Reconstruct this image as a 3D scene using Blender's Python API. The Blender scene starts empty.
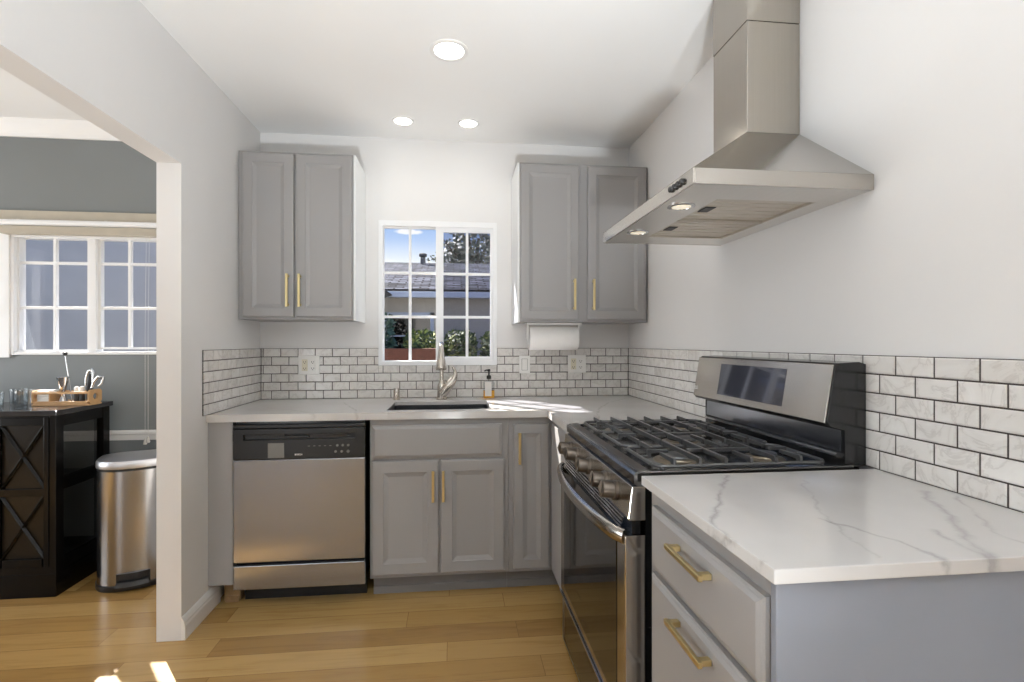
import bpy, bmesh, math, random
from mathutils import Vector, Matrix
PI = math.pi
R = math.radians
random.seed(7)
sc = bpy.context.scene
COL = sc.collection

# ------------------------------------------------------------------ camera, sky, sun, fill lights, exposure
YAW = 0.108
cam_d = bpy.data.cameras.new('camera')
cam = bpy.data.objects.new('camera', cam_d)
COL.objects.link(cam)
cam.location = (0, 0, 1.247)
cam.rotation_euler = (PI / 2, 0, -YAW)
cam_d.sensor_width = 36
cam_d.lens = 501.0 * 36 / 1024
cam_d.shift_x = 0.0040
cam_d.shift_y = 0.0019
cam_d.clip_start = 0.02
sc.camera = cam

EXPOSURE = 0.14
SUN = 20.0
SKY = 1.0
FILL_REAR = 14.0
FILL_UP = 700.0
FILL_AIMED = 270.0
FILL_LEFT = 40.0
sc.view_settings.view_transform = 'Standard'
sc.view_settings.look = 'None'
sc.view_settings.gamma = 1
sc.view_settings.use_curve_mapping = False
sc.view_settings.exposure = EXPOSURE
sc.cycles.sample_clamp_indirect = 4
sc.cycles.max_bounces = 10
sc.cycles.diffuse_bounces = 6
sc.cycles.transparent_max_bounces = 12
sc.cycles.caustics_reflective = False
sc.cycles.caustics_refractive = False


def lin(c):
    def f(v):
        v = v / 255
        return v / 12.92 if v <= 0.04045 else ((v + 0.055) / 1.055) ** 2.4
    return (f(c[0]), f(c[1]), f(c[2]), 1)


def build_world():
    w = bpy.data.worlds.new('sky')
    sc.world = w
    w.use_nodes = True
    nt = w.node_tree
    N, L = nt.nodes, nt.links
    N.clear()
    out = N.new('ShaderNodeOutputWorld')
    bg = N.new('ShaderNodeBackground')
    bg.inputs['Strength'].default_value = SKY
    tc = N.new('ShaderNodeTexCoord')
    sep = N.new('ShaderNodeSeparateXYZ')
    L.new(tc.outputs['Generated'], sep.inputs[0])
    cr = N.new('ShaderNodeValToRGB')
    e = cr.color_ramp.elements
    e[0].position = 0.0
    e[0].color = lin((205, 205, 205))
    e[1].position = 0.6
    e[1].color = lin((84, 138, 216))
    for p, c in ((0.15, (240, 245, 252)), (0.20, (176, 202, 240)), (0.26, (118, 164, 228))):
        k = e.new(p)
        k.color = lin(c)
    L.new(sep.outputs[2], cr.inputs[0])
    mp = N.new('ShaderNodeMapping')
    mp.inputs['Scale'].default_value = (3.2, 3.2, 13)
    mp.inputs['Location'].default_value = (0.45, 0, 0.85)
    L.new(tc.outputs['Generated'], mp.inputs[0])
    nz = N.new('ShaderNodeTexNoise')
    nz.inputs['Scale'].default_value = 1.6
    nz.inputs['Detail'].default_value = 6
    L.new(mp.outputs[0], nz.inputs['Vector'])
    cm = N.new('ShaderNodeValToRGB')
    cm.color_ramp.elements[0].position = 0.56
    cm.color_ramp.elements[1].position = 0.70
    L.new(nz.outputs[0], cm.inputs[0])
    mx = N.new('ShaderNodeMix')
    mx.data_type = 'RGBA'
    d0 = Vector((-0.085, 0.975, 0.213)).normalized()
    sub = N.new('ShaderNodeVectorMath')
    sub.operation = 'SUBTRACT'
    L.new(tc.outputs['Generated'], sub.inputs[0])
    sub.inputs[1].default_value = tuple(d0)
    mul = N.new('ShaderNodeVectorMath')
    mul.operation = 'MULTIPLY'
    L.new(sub.outputs[0], mul.inputs[0])
    mul.inputs[1].default_value = (42, 42, 190)
    ln = N.new('ShaderNodeVectorMath')
    ln.operation = 'LENGTH'
    L.new(mul.outputs[0], ln.inputs[0])
    n2 = N.new('ShaderNodeTexNoise')
    n2.inputs['Scale'].default_value = 60
    n2.inputs['Detail'].default_value = 4
    L.new(tc.outputs['Generated'], n2.inputs['Vector'])
    ad = N.new('ShaderNodeMath')
    ad.operation = 'ADD'
    L.new(ln.outputs['Value'], ad.inputs[0])
    L.new(n2.outputs[0], ad.inputs[1])
    c2 = N.new('ShaderNodeValToRGB')
    c2.color_ramp.elements[0].position = 0.75
    c2.color_ramp.elements[0].color = (0.9, 0.9, 0.9, 1)
    c2.color_ramp.elements[1].position = 1.0
    c2.color_ramp.elements[1].color = (0, 0, 0, 1)
    sc2 = N.new('ShaderNodeMath')
    sc2.operation = 'MULTIPLY'
    L.new(ad.outputs[0], sc2.inputs[0])
    sc2.inputs[1].default_value = 0.6
    L.new(sc2.outputs[0], c2.inputs[0])
    mxx = N.new('ShaderNodeMath')
    mxx.operation = 'MAXIMUM'
    L.new(cm.outputs[0], mxx.inputs[0])
    L.new(c2.outputs[0], mxx.inputs[1])
    L.new(mxx.outputs[0], mx.inputs[0])
    L.new(cr.outputs[0], mx.inputs[6])
    mx.inputs[7].default_value = lin((250, 250, 252))
    L.new(mx.outputs[2], bg.inputs[0])
    L.new(bg.outputs[0], out.inputs[0])


build_world()

sun_d = bpy.data.lights.new('sun', 'SUN')
sun = bpy.data.objects.new('sun', sun_d)
COL.objects.link(sun)
sun.rotation_euler = Vector((0.80, -1.0, -1.20)).to_track_quat('-Z', 'Y').to_euler()
sun.location = (-6, 12, 14)
sun_d.energy = SUN
sun_d.angle = R(0.53)
sun_d.color = (1.0, 0.95, 0.88)


def area(name, loc, d, sx, sy, power, color, spread=180):
    l = bpy.data.lights.new(name, 'AREA')
    l.shape = 'RECTANGLE'
    l.size, l.size_y = sx, sy
    l.energy = power
    l.color = color
    l.spread = R(spread)
    o = bpy.data.objects.new(name, l)
    COL.objects.link(o)
    o.location = loc
    o.rotation_euler = Vector(d).to_track_quat('-Z', 'Y').to_euler()
    return o


# lamps standing in for daylight at an added rear door and side window
area('fill_light_rear', (-2.35, -2.56, 1.05), (0, 1, 0.0), 0.8, 1.95, FILL_REAR, (0.94, 0.97, 1.0), 170)
area('fill_light_side', (-4.1, 1.75, 1.2), (1, -0.12, 0.22), 2.2, 1.5, FILL_LEFT, (0.95, 0.98, 1.0), 150)

# ------------------------------------------------------------------ constants of the room
D, XL, XR, H, ZC = 3.10, -1.135, 1.115, 2.49, 0.914
ZT = 1.2145            # top of the tiles
YF = 2.445             # front edge of the sink counter
XP = 0.468             # front edge of the counters on the right

# ------------------------------------------------------------------ materials
MATS = {}


class Mat:
    def __init__(s, name):
        s.m = bpy.data.materials.new(name)
        s.m.use_nodes = True
        s.nt = s.m.node_tree
        s.N, s.L = s.nt.nodes, s.nt.links
        s.b = s.N['Principled BSDF']
        MATS[name] = s.m

    def new(s, t, **kw):
        n = s.N.new(t)
        for k, v in kw.items():
            if hasattr(n, k):
                setattr(n, k, v)
            else:
                n.inputs[k.replace('_', ' ')].default_value = v
        return n

    def set(s, **kw):
        for k, v in kw.items():
            s.b.inputs[k.replace('_', ' ')].default_value = v
        return s

    def obj(s, scale=(1, 1, 1), loc=(0, 0, 0), rot=(0, 0, 0)):
        tc = s.N.new('ShaderNodeTexCoord')
        mp = s.N.new('ShaderNodeMapping')
        mp.inputs['Scale'].default_value = scale
        mp.inputs['Location'].default_value = loc
        mp.inputs['Rotation'].default_value = rot
        s.L.new(tc.outputs['Object'], mp.inputs[0])
        return mp.outputs[0]

    def noise(s, vec, scale, detail=3, rough=0.5, dist=0):
        n = s.N.new('ShaderNodeTexNoise')
        s.L.new(vec, n.inputs['Vector'])
        n.inputs['Scale'].default_value = scale
        n.inputs['Detail'].default_value = detail
        n.inputs['Roughness'].default_value = rough
        n.inputs['Distortion'].default_value = dist
        return n.outputs[0]

    def ramp(s, fac, stops):
        c = s.N.new('ShaderNodeValToRGB')
        e = c.color_ramp.elements
        e[0].position, e[0].color = stops[0]
        e[1].position, e[1].color = stops[-1]
        for p, col in stops[1:-1]:
            k = e.new(p)
            k.color = col
        s.L.new(fac, c.inputs[0])
        return c.outputs[0]

    def mix(s, fac, a, b, mode='MIX'):
        m = s.N.new('ShaderNodeMix')
        m.data_type = 'RGBA'
        m.blend_type = mode
        for i, v in ((0, fac), (6, a), (7, b)):
            if hasattr(v, 'is_output'):
                s.L.new(v, m.inputs[i])
            else:
                m.inputs[i].default_value = v
        return m.outputs[2]

    def math(s, op, a, b=None):
        m = s.N.new('ShaderNodeMath')
        m.operation = op
        for i, v in ((0, a), (1, b)):
            if v is None:
                continue
            if hasattr(v, 'is_output'):
                s.L.new(v, m.inputs[i])
            else:
                m.inputs[i].default_value = v
        return m.outputs[0]

    def color(s, out):
        s.L.new(out, s.b.inputs['Base Color'])

    def bump(s, h, strength=0.1, dist=0.01):
        b = s.N.new('ShaderNodeBump')
        b.inputs['Strength'].default_value = strength
        b.inputs['Distance'].default_value = dist
        s.L.new(h, b.inputs['Height'])
        s.L.new(b.outputs[0], s.b.inputs['Normal'])


def paint(name, rgb, rough=0.5, var=0.03, scale=6, bump=0.0, spec=0.5):
    m = Mat(name)
    v = m.obj()
    n = m.noise(v, scale, 4)
    c = lin(rgb)
    lo = tuple(x * (1 - var) for x in c[:3]) + (1,)
    hi = tuple(min(1, x * (1 + var)) for x in c[:3]) + (1,)
    m.color(m.ramp(n, [(0.3, lo), (0.7, hi)]))
    m.set(Roughness=rough)
    m.b.inputs['Specular IOR Level'].default_value = spec
    if bump:
        m.bump(m.noise(v, 160, 2), bump, 0.002)
    return m.m


def metal(name, rgb, rough=0.25, brush=None, metallic=1.0, var=0.025):
    m = Mat(name)
    m.set(Metallic=metallic, Roughness=rough)
    sc_ = {'x': (2, 260, 260), 'y': (260, 2, 260), 'z': (260, 260, 2), None: (20, 20, 20)}[brush]
    n = m.noise(m.obj(sc_), 1.0, 3)
    c = lin(rgb)
    lo = tuple(x * (1 - var) for x in c[:3]) + (1,)
    hi = tuple(min(1, x * (1 + var)) for x in c[:3]) + (1,)
    m.color(m.ramp(n, [(0.3, lo), (0.7, hi)]))
    if brush:
        rr = m.N.new('ShaderNodeMapRange')
        m.L.new(n, rr.inputs[0])
        rr.inputs[3].default_value = rough * 0.92
        rr.inputs[4].default_value = rough * 1.1
        m.L.new(rr.outputs[0], m.b.inputs['Roughness'])
        m.bump(n, 0.005, 0.001)
    return m.m


def brushed(mat, aniso, axis):
    b = mat.node_tree.nodes['Principled BSDF']
    b.inputs['Anisotropic'].default_value = aniso
    t = mat.node_tree.nodes.new('ShaderNodeTangent')
    t.direction_type = 'RADIAL'
    t.axis = axis
    mat.node_tree.links.new(t.outputs[0], b.inputs['Tangent'])


def glass(name, tint=(1, 1, 1), gloss=0.08):
    """Thin clear pane: lets light straight through and mirrors a little."""
    m = Mat(name)
    m.N.remove(m.b)
    out = m.N['Material Output']
    t = m.new('ShaderNodeBsdfTransparent')
    t.inputs[0].default_value = (*tint, 1)
    g = m.new('ShaderNodeBsdfGlossy')
    g.inputs['Roughness'].default_value = 0.03
    fr = m.new('ShaderNodeFresnel')
    fr.inputs[0].default_value = 1.45
    ge = m.new('ShaderNodeNewGeometry')
    f2 = m.math('ADD', m.math('MULTIPLY', fr.outputs[0], 0.8), gloss * 0.2)
    f2 = m.math('MULTIPLY', f2, m.math('SUBTRACT', 1.0, ge.outputs['Backfacing']))
    mx = m.new('ShaderNodeMixShader')
    m.L.new(f2, mx.inputs[0])
    m.L.new(t.outputs[0], mx.inputs[1])
    m.L.new(g.outputs[0], mx.inputs[2])
    m.L.new(mx.outputs[0], out.inputs[0])
    return m.m


def emit(name, rgb, strength):
    m = Mat(name)
    m.set(Base_Color=lin(rgb))
    m.b.inputs['Emission Color'].default_value = lin(rgb)
    m.b.inputs['Emission Strength'].default_value = strength
    n = m.noise(m.obj(), 30, 1)
    m.L.new(m.math('ADD', m.math('MULTIPLY', n, 0.05), 0.3), m.b.inputs['Roughness'])
    return m.m


M_WALL = paint('wall_paint', (228, 227, 226), 0.55, 0.012, 2.5, 0.04, 0.35)
M_CEIL = paint('ceiling_paint', (244, 244, 243), 0.7, 0.01, 2, 0.04, 0.2)
M_TAUPE_DIM = paint('taupe_dimming_paint', (84, 76, 68), 0.6, 0.02, 2.5)  # dark taupe chosen for the unseen rear wall to cut bounce and reflections
M_GREYWALL = paint('grey_wall_paint', (126, 130, 131), 0.5, 0.02, 2.5, 0.03, 0.35)
M_TRIM = paint('trim_paint', (236, 235, 233), 0.35, 0.01, 4)
M_VINYL = paint('window_vinyl', (240, 241, 242), 0.35, 0.01, 4)
M_CAB = paint('cabinet_grey', (150, 148, 147), 0.38, 0.02, 4)
M_CABEND_SHADE = paint('cabinet_end_shade_blue', (130, 133, 142), 0.45, 0.03, 5)  # darker and bluer than the doors: dim bluish light put into the colour
M_CABSIDE_LIT = paint('cabinet_side_window_lit', (236, 238, 238), 0.4, 0.01, 4)  # whiter than the cabinets: window light put into the side panels' colour
M_TOE = paint('toe_kick_grey', (118, 115, 114), 0.5, 0.02, 5)
M_PLASTIC = paint('white_plastic', (238, 237, 233), 0.35, 0.01, 20)
M_IVORY = paint('ivory_plastic', (226, 220, 198), 0.35, 0.02, 20)
M_SLOT = paint('dark_slot', (40, 38, 36), 0.5, 0.05, 30)
M_BLACK = paint('black_enamel', (26, 26, 27), 0.16, 0.08, 20)
M_BLACKGLASS = paint('black_glass', (9, 9, 10), 0.045, 0.05, 3, 0, 0.6)
M_IRON = paint('cast_iron', (56, 56, 57), 0.3, 0.12, 40, 0.08, 0.9)
M_DWPANEL = paint('black_panel_plastic', (24, 23, 22), 0.3, 0.05, 10)
M_DKPANEL = paint('grey_sticker', (118, 116, 112), 0.4, 0.03, 30)
M_STEEL = metal('stainless_steel', (170, 171, 174), 0.25, 'x')
M_STEELV = metal('stainless_steel_vertical', (172, 166, 157), 0.16, 'z')
M_STEELY = metal('stainless_steel_deep', (184, 179, 172), 0.17, 'y')
M_STEELDK = metal('dark_stainless', (112, 107, 102), 0.3, 'y')
M_CANLID = metal('can_lid_steel', (214, 214, 216), 0.42, 'x')
M_RISER = metal('riser_dark_steel', (158, 162, 170), 0.16, 'y')
M_COOK = metal('cooktop_black_steel', (112, 111, 110), 0.16, 'y')
M_DISPLAY = metal('display_glass', (92, 94, 102), 0.05, None, 0.7)
M_UNDER_LIT = metal('hood_satin_lit_steel', (222, 219, 214), 0.34, 'y')  # lighter copy of the hood steel: bounced light put into the underside's colour
M_CANSTEEL = metal('can_steel', (172, 170, 168), 0.24)
M_KNOB = metal('knob_steel', (100, 92, 84), 0.36)
M_CHROME = metal('polished_chrome', (205, 205, 205), 0.16)
M_NICKEL = metal('brushed_nickel', (196, 189, 180), 0.24)
M_BRASS = metal('satin_brass', (222, 202, 150), 0.34)
M_BURNER = metal('burner_alloy', (150, 140, 125), 0.45)
M_FILTER = metal('filter_mesh', (206, 199, 188), 0.34, 'y')
brushed(M_STEEL, 0.85, 'Z')
M_SINK = metal('sink_steel', (92, 94, 97), 0.3, 'x')
M_CANBLACK = paint('can_black', (24, 23, 23), 0.35, 0.05, 20)
M_ESPRESSO = paint('espresso_wood', (12, 10, 9), 0.26, 0.12, 12, 0, 0.25)
M_ESPANEL = paint('espresso_panel', (26, 21, 15), 0.28, 0.14, 9, 0, 0.3)
M_TOPDK = paint('bar_top_dark', (52, 51, 52), 0.12, 0.06, 8)
M_CADDY = paint('caddy_wood', (190, 150, 104), 0.5, 0.12, 30)
M_FOOT = paint('bare_wood', (140, 112, 78), 0.7, 0.12, 30)
M_PAPER = paint('white_paper', (240, 239, 236), 0.9, 0.012, 40)
M_LABEL = paint('soap_label', (232, 228, 222), 0.5, 0.02, 30)
M_BLINDWOOD = paint('blind_wood', (186, 178, 162), 0.5, 0.05, 12)
M_CORD = paint('cord_white', (216, 212, 204), 0.7, 0.02, 30)
M_LAMP = emit('lamp_lens', (255, 252, 244), 9.0)
M_HOODLAMP = emit('hood_lamp_lens', (255, 244, 220), 0.3)
M_CLEAR = glass('window_glass')
M_SCREENGLASS = glass('screened_glass', (0.72, 0.73, 0.78))
M_TUMBLER = glass('tumbler_glass', (0.86, 0.88, 0.89), 0.5)
M_SIDEGLASS = glass('smoked_glass', (0.62, 0.60, 0.56), 0.5)
M_STUCCO = paint('stucco_grey', (196, 190, 182), 0.9, 0.05, 12, 0.2)
M_FASCIA = paint('fascia_blue_white', (196, 204, 220), 0.6, 0.02, 5)
M_BRICK = paint('planter_brick', (112, 70, 54), 0.85, 0.16, 14, 0.2)
M_SOIL = paint('garden_ground', (108, 100, 88), 0.95, 0.1, 6)
M_BARK = paint('bark', (78, 62, 50), 0.9, 0.15, 18, 0.3)
M_FLUE = metal('flue_metal', (92, 90, 92), 0.5)
M_SCREENWALL = paint('screen_wall_paint', (172, 173, 178), 0.8, 0.06, 3)
M_BRONZE = paint('dark_badge_grey', (215, 215, 215), 0.4, 0.02, 30)


def amber():
    m = Mat('amber_soap')
    n = m.noise(m.obj(), 20, 2)
    m.color(m.ramp(n, [(0.3, lin((214, 150, 40))), (0.7, lin((236, 178, 70)))]))
    m.set(Roughness=0.12)
    return m.m


M_AMBER = amber()


def leafmat(name, a, b, c):
    m = Mat(name)
    g = m.new('ShaderNodeNewGeometry')
    m.color(m.ramp(g.outputs['Random Per Island'], [(0.0, lin(a)), (0.55, lin(b)), (1.0, lin(c))]))
    m.set(Roughness=0.6)
    return m.m


M_LEAF = leafmat('hedge_leaf', (30, 46, 28), (74, 96, 48), (172, 178, 100))
M_LEAFDK = leafmat('dark_leaf', (30, 52, 44), (58, 88, 72), (98, 122, 100))
M_TREE = leafmat('tree_leaf', (44, 56, 46), (86, 96, 78), (138, 138, 112))


def floor_mat():
    """Oak boards along x: each row shifted by its own random amount, each board its own tone and grain."""
    m = Mat('oak_planks')
    W, LN = 0.127, 1.25
    sep = m.new('ShaderNodeSeparateXYZ')
    m.L.new(m.obj((1, 1, 1), (0.0, 0.055, 0)), sep.inputs[0])
    v = m.math('DIVIDE', sep.outputs[1], W)
    row = m.math('FLOOR', v)
    wn = m.new('ShaderNodeTexWhiteNoise', noise_dimensions='1D')
    m.L.new(row, wn.inputs['W'])
    u = m.math('ADD', m.math('DIVIDE', sep.outputs[0], LN), m.math('MULTIPLY', wn.outputs[0], 7.0))
    brd = m.math('FLOOR', u)
    cmb = m.new('ShaderNodeCombineXYZ')
    m.L.new(row, cmb.inputs[0])
    m.L.new(brd, cmb.inputs[1])
    w2 = m.new('ShaderNodeTexWhiteNoise', noise_dimensions='3D')
    m.L.new(cmb.outputs[0], w2.inputs['Vector'])
    rnd = w2.outputs['Value']
    tone = m.ramp(rnd, [(0.0, lin((143, 110, 62))), (0.5, lin((160, 126, 75))), (1.0, lin((177, 144, 91)))])
    add = m.new('ShaderNodeVectorMath', operation='ADD')
    sc_ = m.new('ShaderNodeVectorMath', operation='SCALE')
    m.L.new(w2.outputs['Color'], sc_.inputs[0])
    sc_.inputs['Scale'].default_value = 23.0
    m.L.new(m.obj((1.2, 15, 1)), add.inputs[0])
    m.L.new(sc_.outputs[0], add.inputs[1])
    g = m.noise(add.outputs[0], 2.0, 6, 0.62, 0.8)
    grain = m.ramp(g, [(0.26, (0.80, 0.75, 0.68, 1)), (0.5, (1, 1, 1, 1)), (0.75, (1.07, 1.06, 1.04, 1))])
    c = m.mix(1.0, tone, grain, 'MULTIPLY')
    fv, fu = m.math('FRACT', v), m.math('FRACT', u)
    ev = m.math('MULTIPLY', m.math('MINIMUM', fv, m.math('SUBTRACT', 1.0, fv)), W)
    eu = m.math('MULTIPLY', m.math('MINIMUM', fu, m.math('SUBTRACT', 1.0, fu)), LN)
    e = m.math('MINIMUM', ev, eu)
    joint = m.math('LESS_THAN', e, 0.0011)
    c = m.mix(m.math('MULTIPLY', joint, 0.75), c, lin((104, 74, 42)))
    m.color(c)
    m.set(Roughness=0.27)
    m.bump(m.math('SUBTRACT', 1.0, joint), 0.2, 0.001)
    return m.m


M_FLOOR = floor_mat()


def tile_mat():
    m = Mat('marble_tile')
    g = m.new('ShaderNodeNewGeometry')
    add = m.new('ShaderNodeVectorMath', operation='ADD')
    cmb = m.new('ShaderNodeCombineXYZ')
    k = m.math('MULTIPLY', g.outputs['Random Per Island'], 37.0)
    for i in range(3):
        m.L.new(k, cmb.inputs[i])
    m.L.new(m.obj((9, 9, 9)), add.inputs[0])
    m.L.new(cmb.outputs[0], add.inputs[1])
    n = m.noise(add.outputs[0], 1.0, 5, 0.6, 1.2)
    vein = m.ramp(m.math('ABSOLUTE', m.math('SUBTRACT', n, 0.5)),
                  [(0.0, lin((212, 208, 204))), (0.03, lin((226, 223, 219))), (0.2, lin((233, 231, 228)))])
    tone = m.ramp(g.outputs['Random Per Island'], [(0.0, (0.88, 0.875, 0.87, 1)), (1.0, (1, 1, 1, 1))])
    m.color(m.mix(1.0, vein, tone, 'MULTIPLY'))
    m.set(Roughness=0.16)
    return m.m


M_TILE = tile_mat()
M_GROUT = paint('dark_grout', (62, 55, 52), 0.9, 0.06, 40)


def quartz(name, veins):
    """White quartz; each vein = (list of points, width, strength), wobbling about its course."""
    m = Mat(name)
    v = m.obj()
    base = m.ramp(m.noise(v, 3.0, 4), [(0.3, lin((194, 191, 189))), (0.7, lin((206, 204, 202)))])
    nz = m.new('ShaderNodeTexNoise')
    m.L.new(v, nz.inputs['Vector'])
    nz.inputs['Scale'].default_value = 16
    nz.inputs['Detail'].default_value = 5
    nz.inputs['Roughness'].default_value = 0.6
    def vm(op, a, b=None, scale=None):
        n = m.new('ShaderNodeVectorMath', operation=op)
        for k, q in ((0, a), (1, b)):
            if q is None:
                continue
            if hasattr(q, 'is_output'):
                m.L.new(q, n.inputs[k])
            else:
                n.inputs[k].default_value = q
        if scale is not None:
            if hasattr(scale, 'is_output'):
                m.L.new(scale, n.inputs['Scale'])
            else:
                n.inputs['Scale'].default_value = scale
        return n
    off = vm('SCALE', vm('SUBTRACT', nz.outputs['Color'], (0.5, 0.5, 0.5)).outputs[0], scale=0.05).outputs[0]
    p = vm('ADD', v, off).outputs[0]
    p = vm('MULTIPLY', p, (1, 1, 0)).outputs[0]
    breakup = m.ramp(m.noise(v, 14.0, 3), [(0.36, (0.3, 0.3, 0.3, 1)), (0.55, (1, 1, 1, 1))])
    col = base
    for pts, wid, st in veins:
        d = None
        for a, b in zip(pts, pts[1:]):
            a3, b3 = Vector((a[0], a[1], 0)), Vector((b[0], b[1], 0))
            ba = b3 - a3
            pa = vm('SUBTRACT', p, tuple(a3)).outputs[0]
            h = m.math('DIVIDE', vm('DOT_PRODUCT', pa, tuple(ba)).outputs['Value'], ba.dot(ba))
            h = m.math('MINIMUM', m.math('MAXIMUM', h, 0.0), 1.0)
            on = vm('SCALE', tuple(ba), scale=h).outputs[0]
            ln = vm('LENGTH', vm('SUBTRACT', pa, on).outputs[0]).outputs['Value']
            d = ln if d is None else m.math('MINIMUM', d, ln)
        st *= 0.8
        k = m.ramp(d, [(0.0, (st, st, st, 1)), (wid, (st * 0.5, st * 0.5, st * 0.5, 1)), (wid * 2.6, (0, 0, 0, 1))])
        col = m.mix(m.math('MULTIPLY', k, breakup), col, lin((132, 128, 127)))
    m.color(col)
    m.set(Roughness=0.14)
    return m.m


M_QUARTZ = quartz('quartz_sink_run', [([(1.05, 2.95), (0.85, 2.7), (0.72, 2.45), (0.62, 2.1)], 0.003, 0.5), ([(-0.62, 2.9), (-0.5, 2.6), (-0.44, 2.4)], 0.003, 0.45),
                                      ([(-0.95, 2.7), (-0.75, 2.55), (-0.62, 2.4)], 0.0025, 0.35), ([(1.1, 2.3), (0.95, 2.2), (0.85, 2.0)], 0.003, 0.4)])
M_QUARTZP = quartz('quartz_peninsula', [([(0.688, 1.191), (0.626, 1.114), (0.55, 0.999), (0.480, 0.881), (0.462, 0.800), (0.465, 0.72)], 0.0032, 0.7),
                                        ([(0.841, 1.131), (0.764, 0.992), (0.716, 0.907), (0.68, 0.80), (0.656, 0.717)], 0.0022, 0.35),
                                        ([(0.691, 0.883), (0.714, 0.832), (0.735, 0.775), (0.752, 0.715), (0.74, 0.66)], 0.0026, 0.65),
                                        ([(1.05, 1.02), (0.971, 0.908), (0.925, 0.833), (0.864, 0.751), (0.825, 0.68)], 0.005, 0.6),
                                        ([(0.850, 0.80), (0.836, 0.75), (0.822, 0.67)], 0.004, 0.6),
                                        ([(1.08, 0.98), (1.0, 0.85), (0.935, 0.76), (0.955, 0.69)], 0.0028, 0.45)])


def shingle_mat():
    m = Mat('roof_shingles')
    v = m.obj()
    br = m.new('ShaderNodeTexBrick', offset=0.5)
    m.L.new(v, br.inputs['Vector'])
    br.inputs['Scale'].default_value = 1
    br.inputs['Brick Width'].default_value = 0.30
    br.inputs['Row Height'].default_value = 0.14
    br.inputs['Mortar Size'].default_value = 0.018
    br.inputs['Color1'].default_value = lin((48, 49, 55))
    br.inputs['Color2'].default_value = lin((104, 106, 118))
    br.inputs['Mortar'].default_value = lin((30, 30, 34))
    n = m.ramp(m.noise(v, 5, 5), [(0.35, (0.55, 0.55, 0.55, 1)), (0.65, (1.25, 1.25, 1.25, 1))])
    m.color(m.mix(1.0, br.outputs['Color'], n, 'MULTIPLY'))
    m.set(Roughness=0.95)
    m.b.inputs['Specular IOR Level'].default_value = 0.05
    return m.m


M_SHINGLE = shingle_mat()


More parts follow.
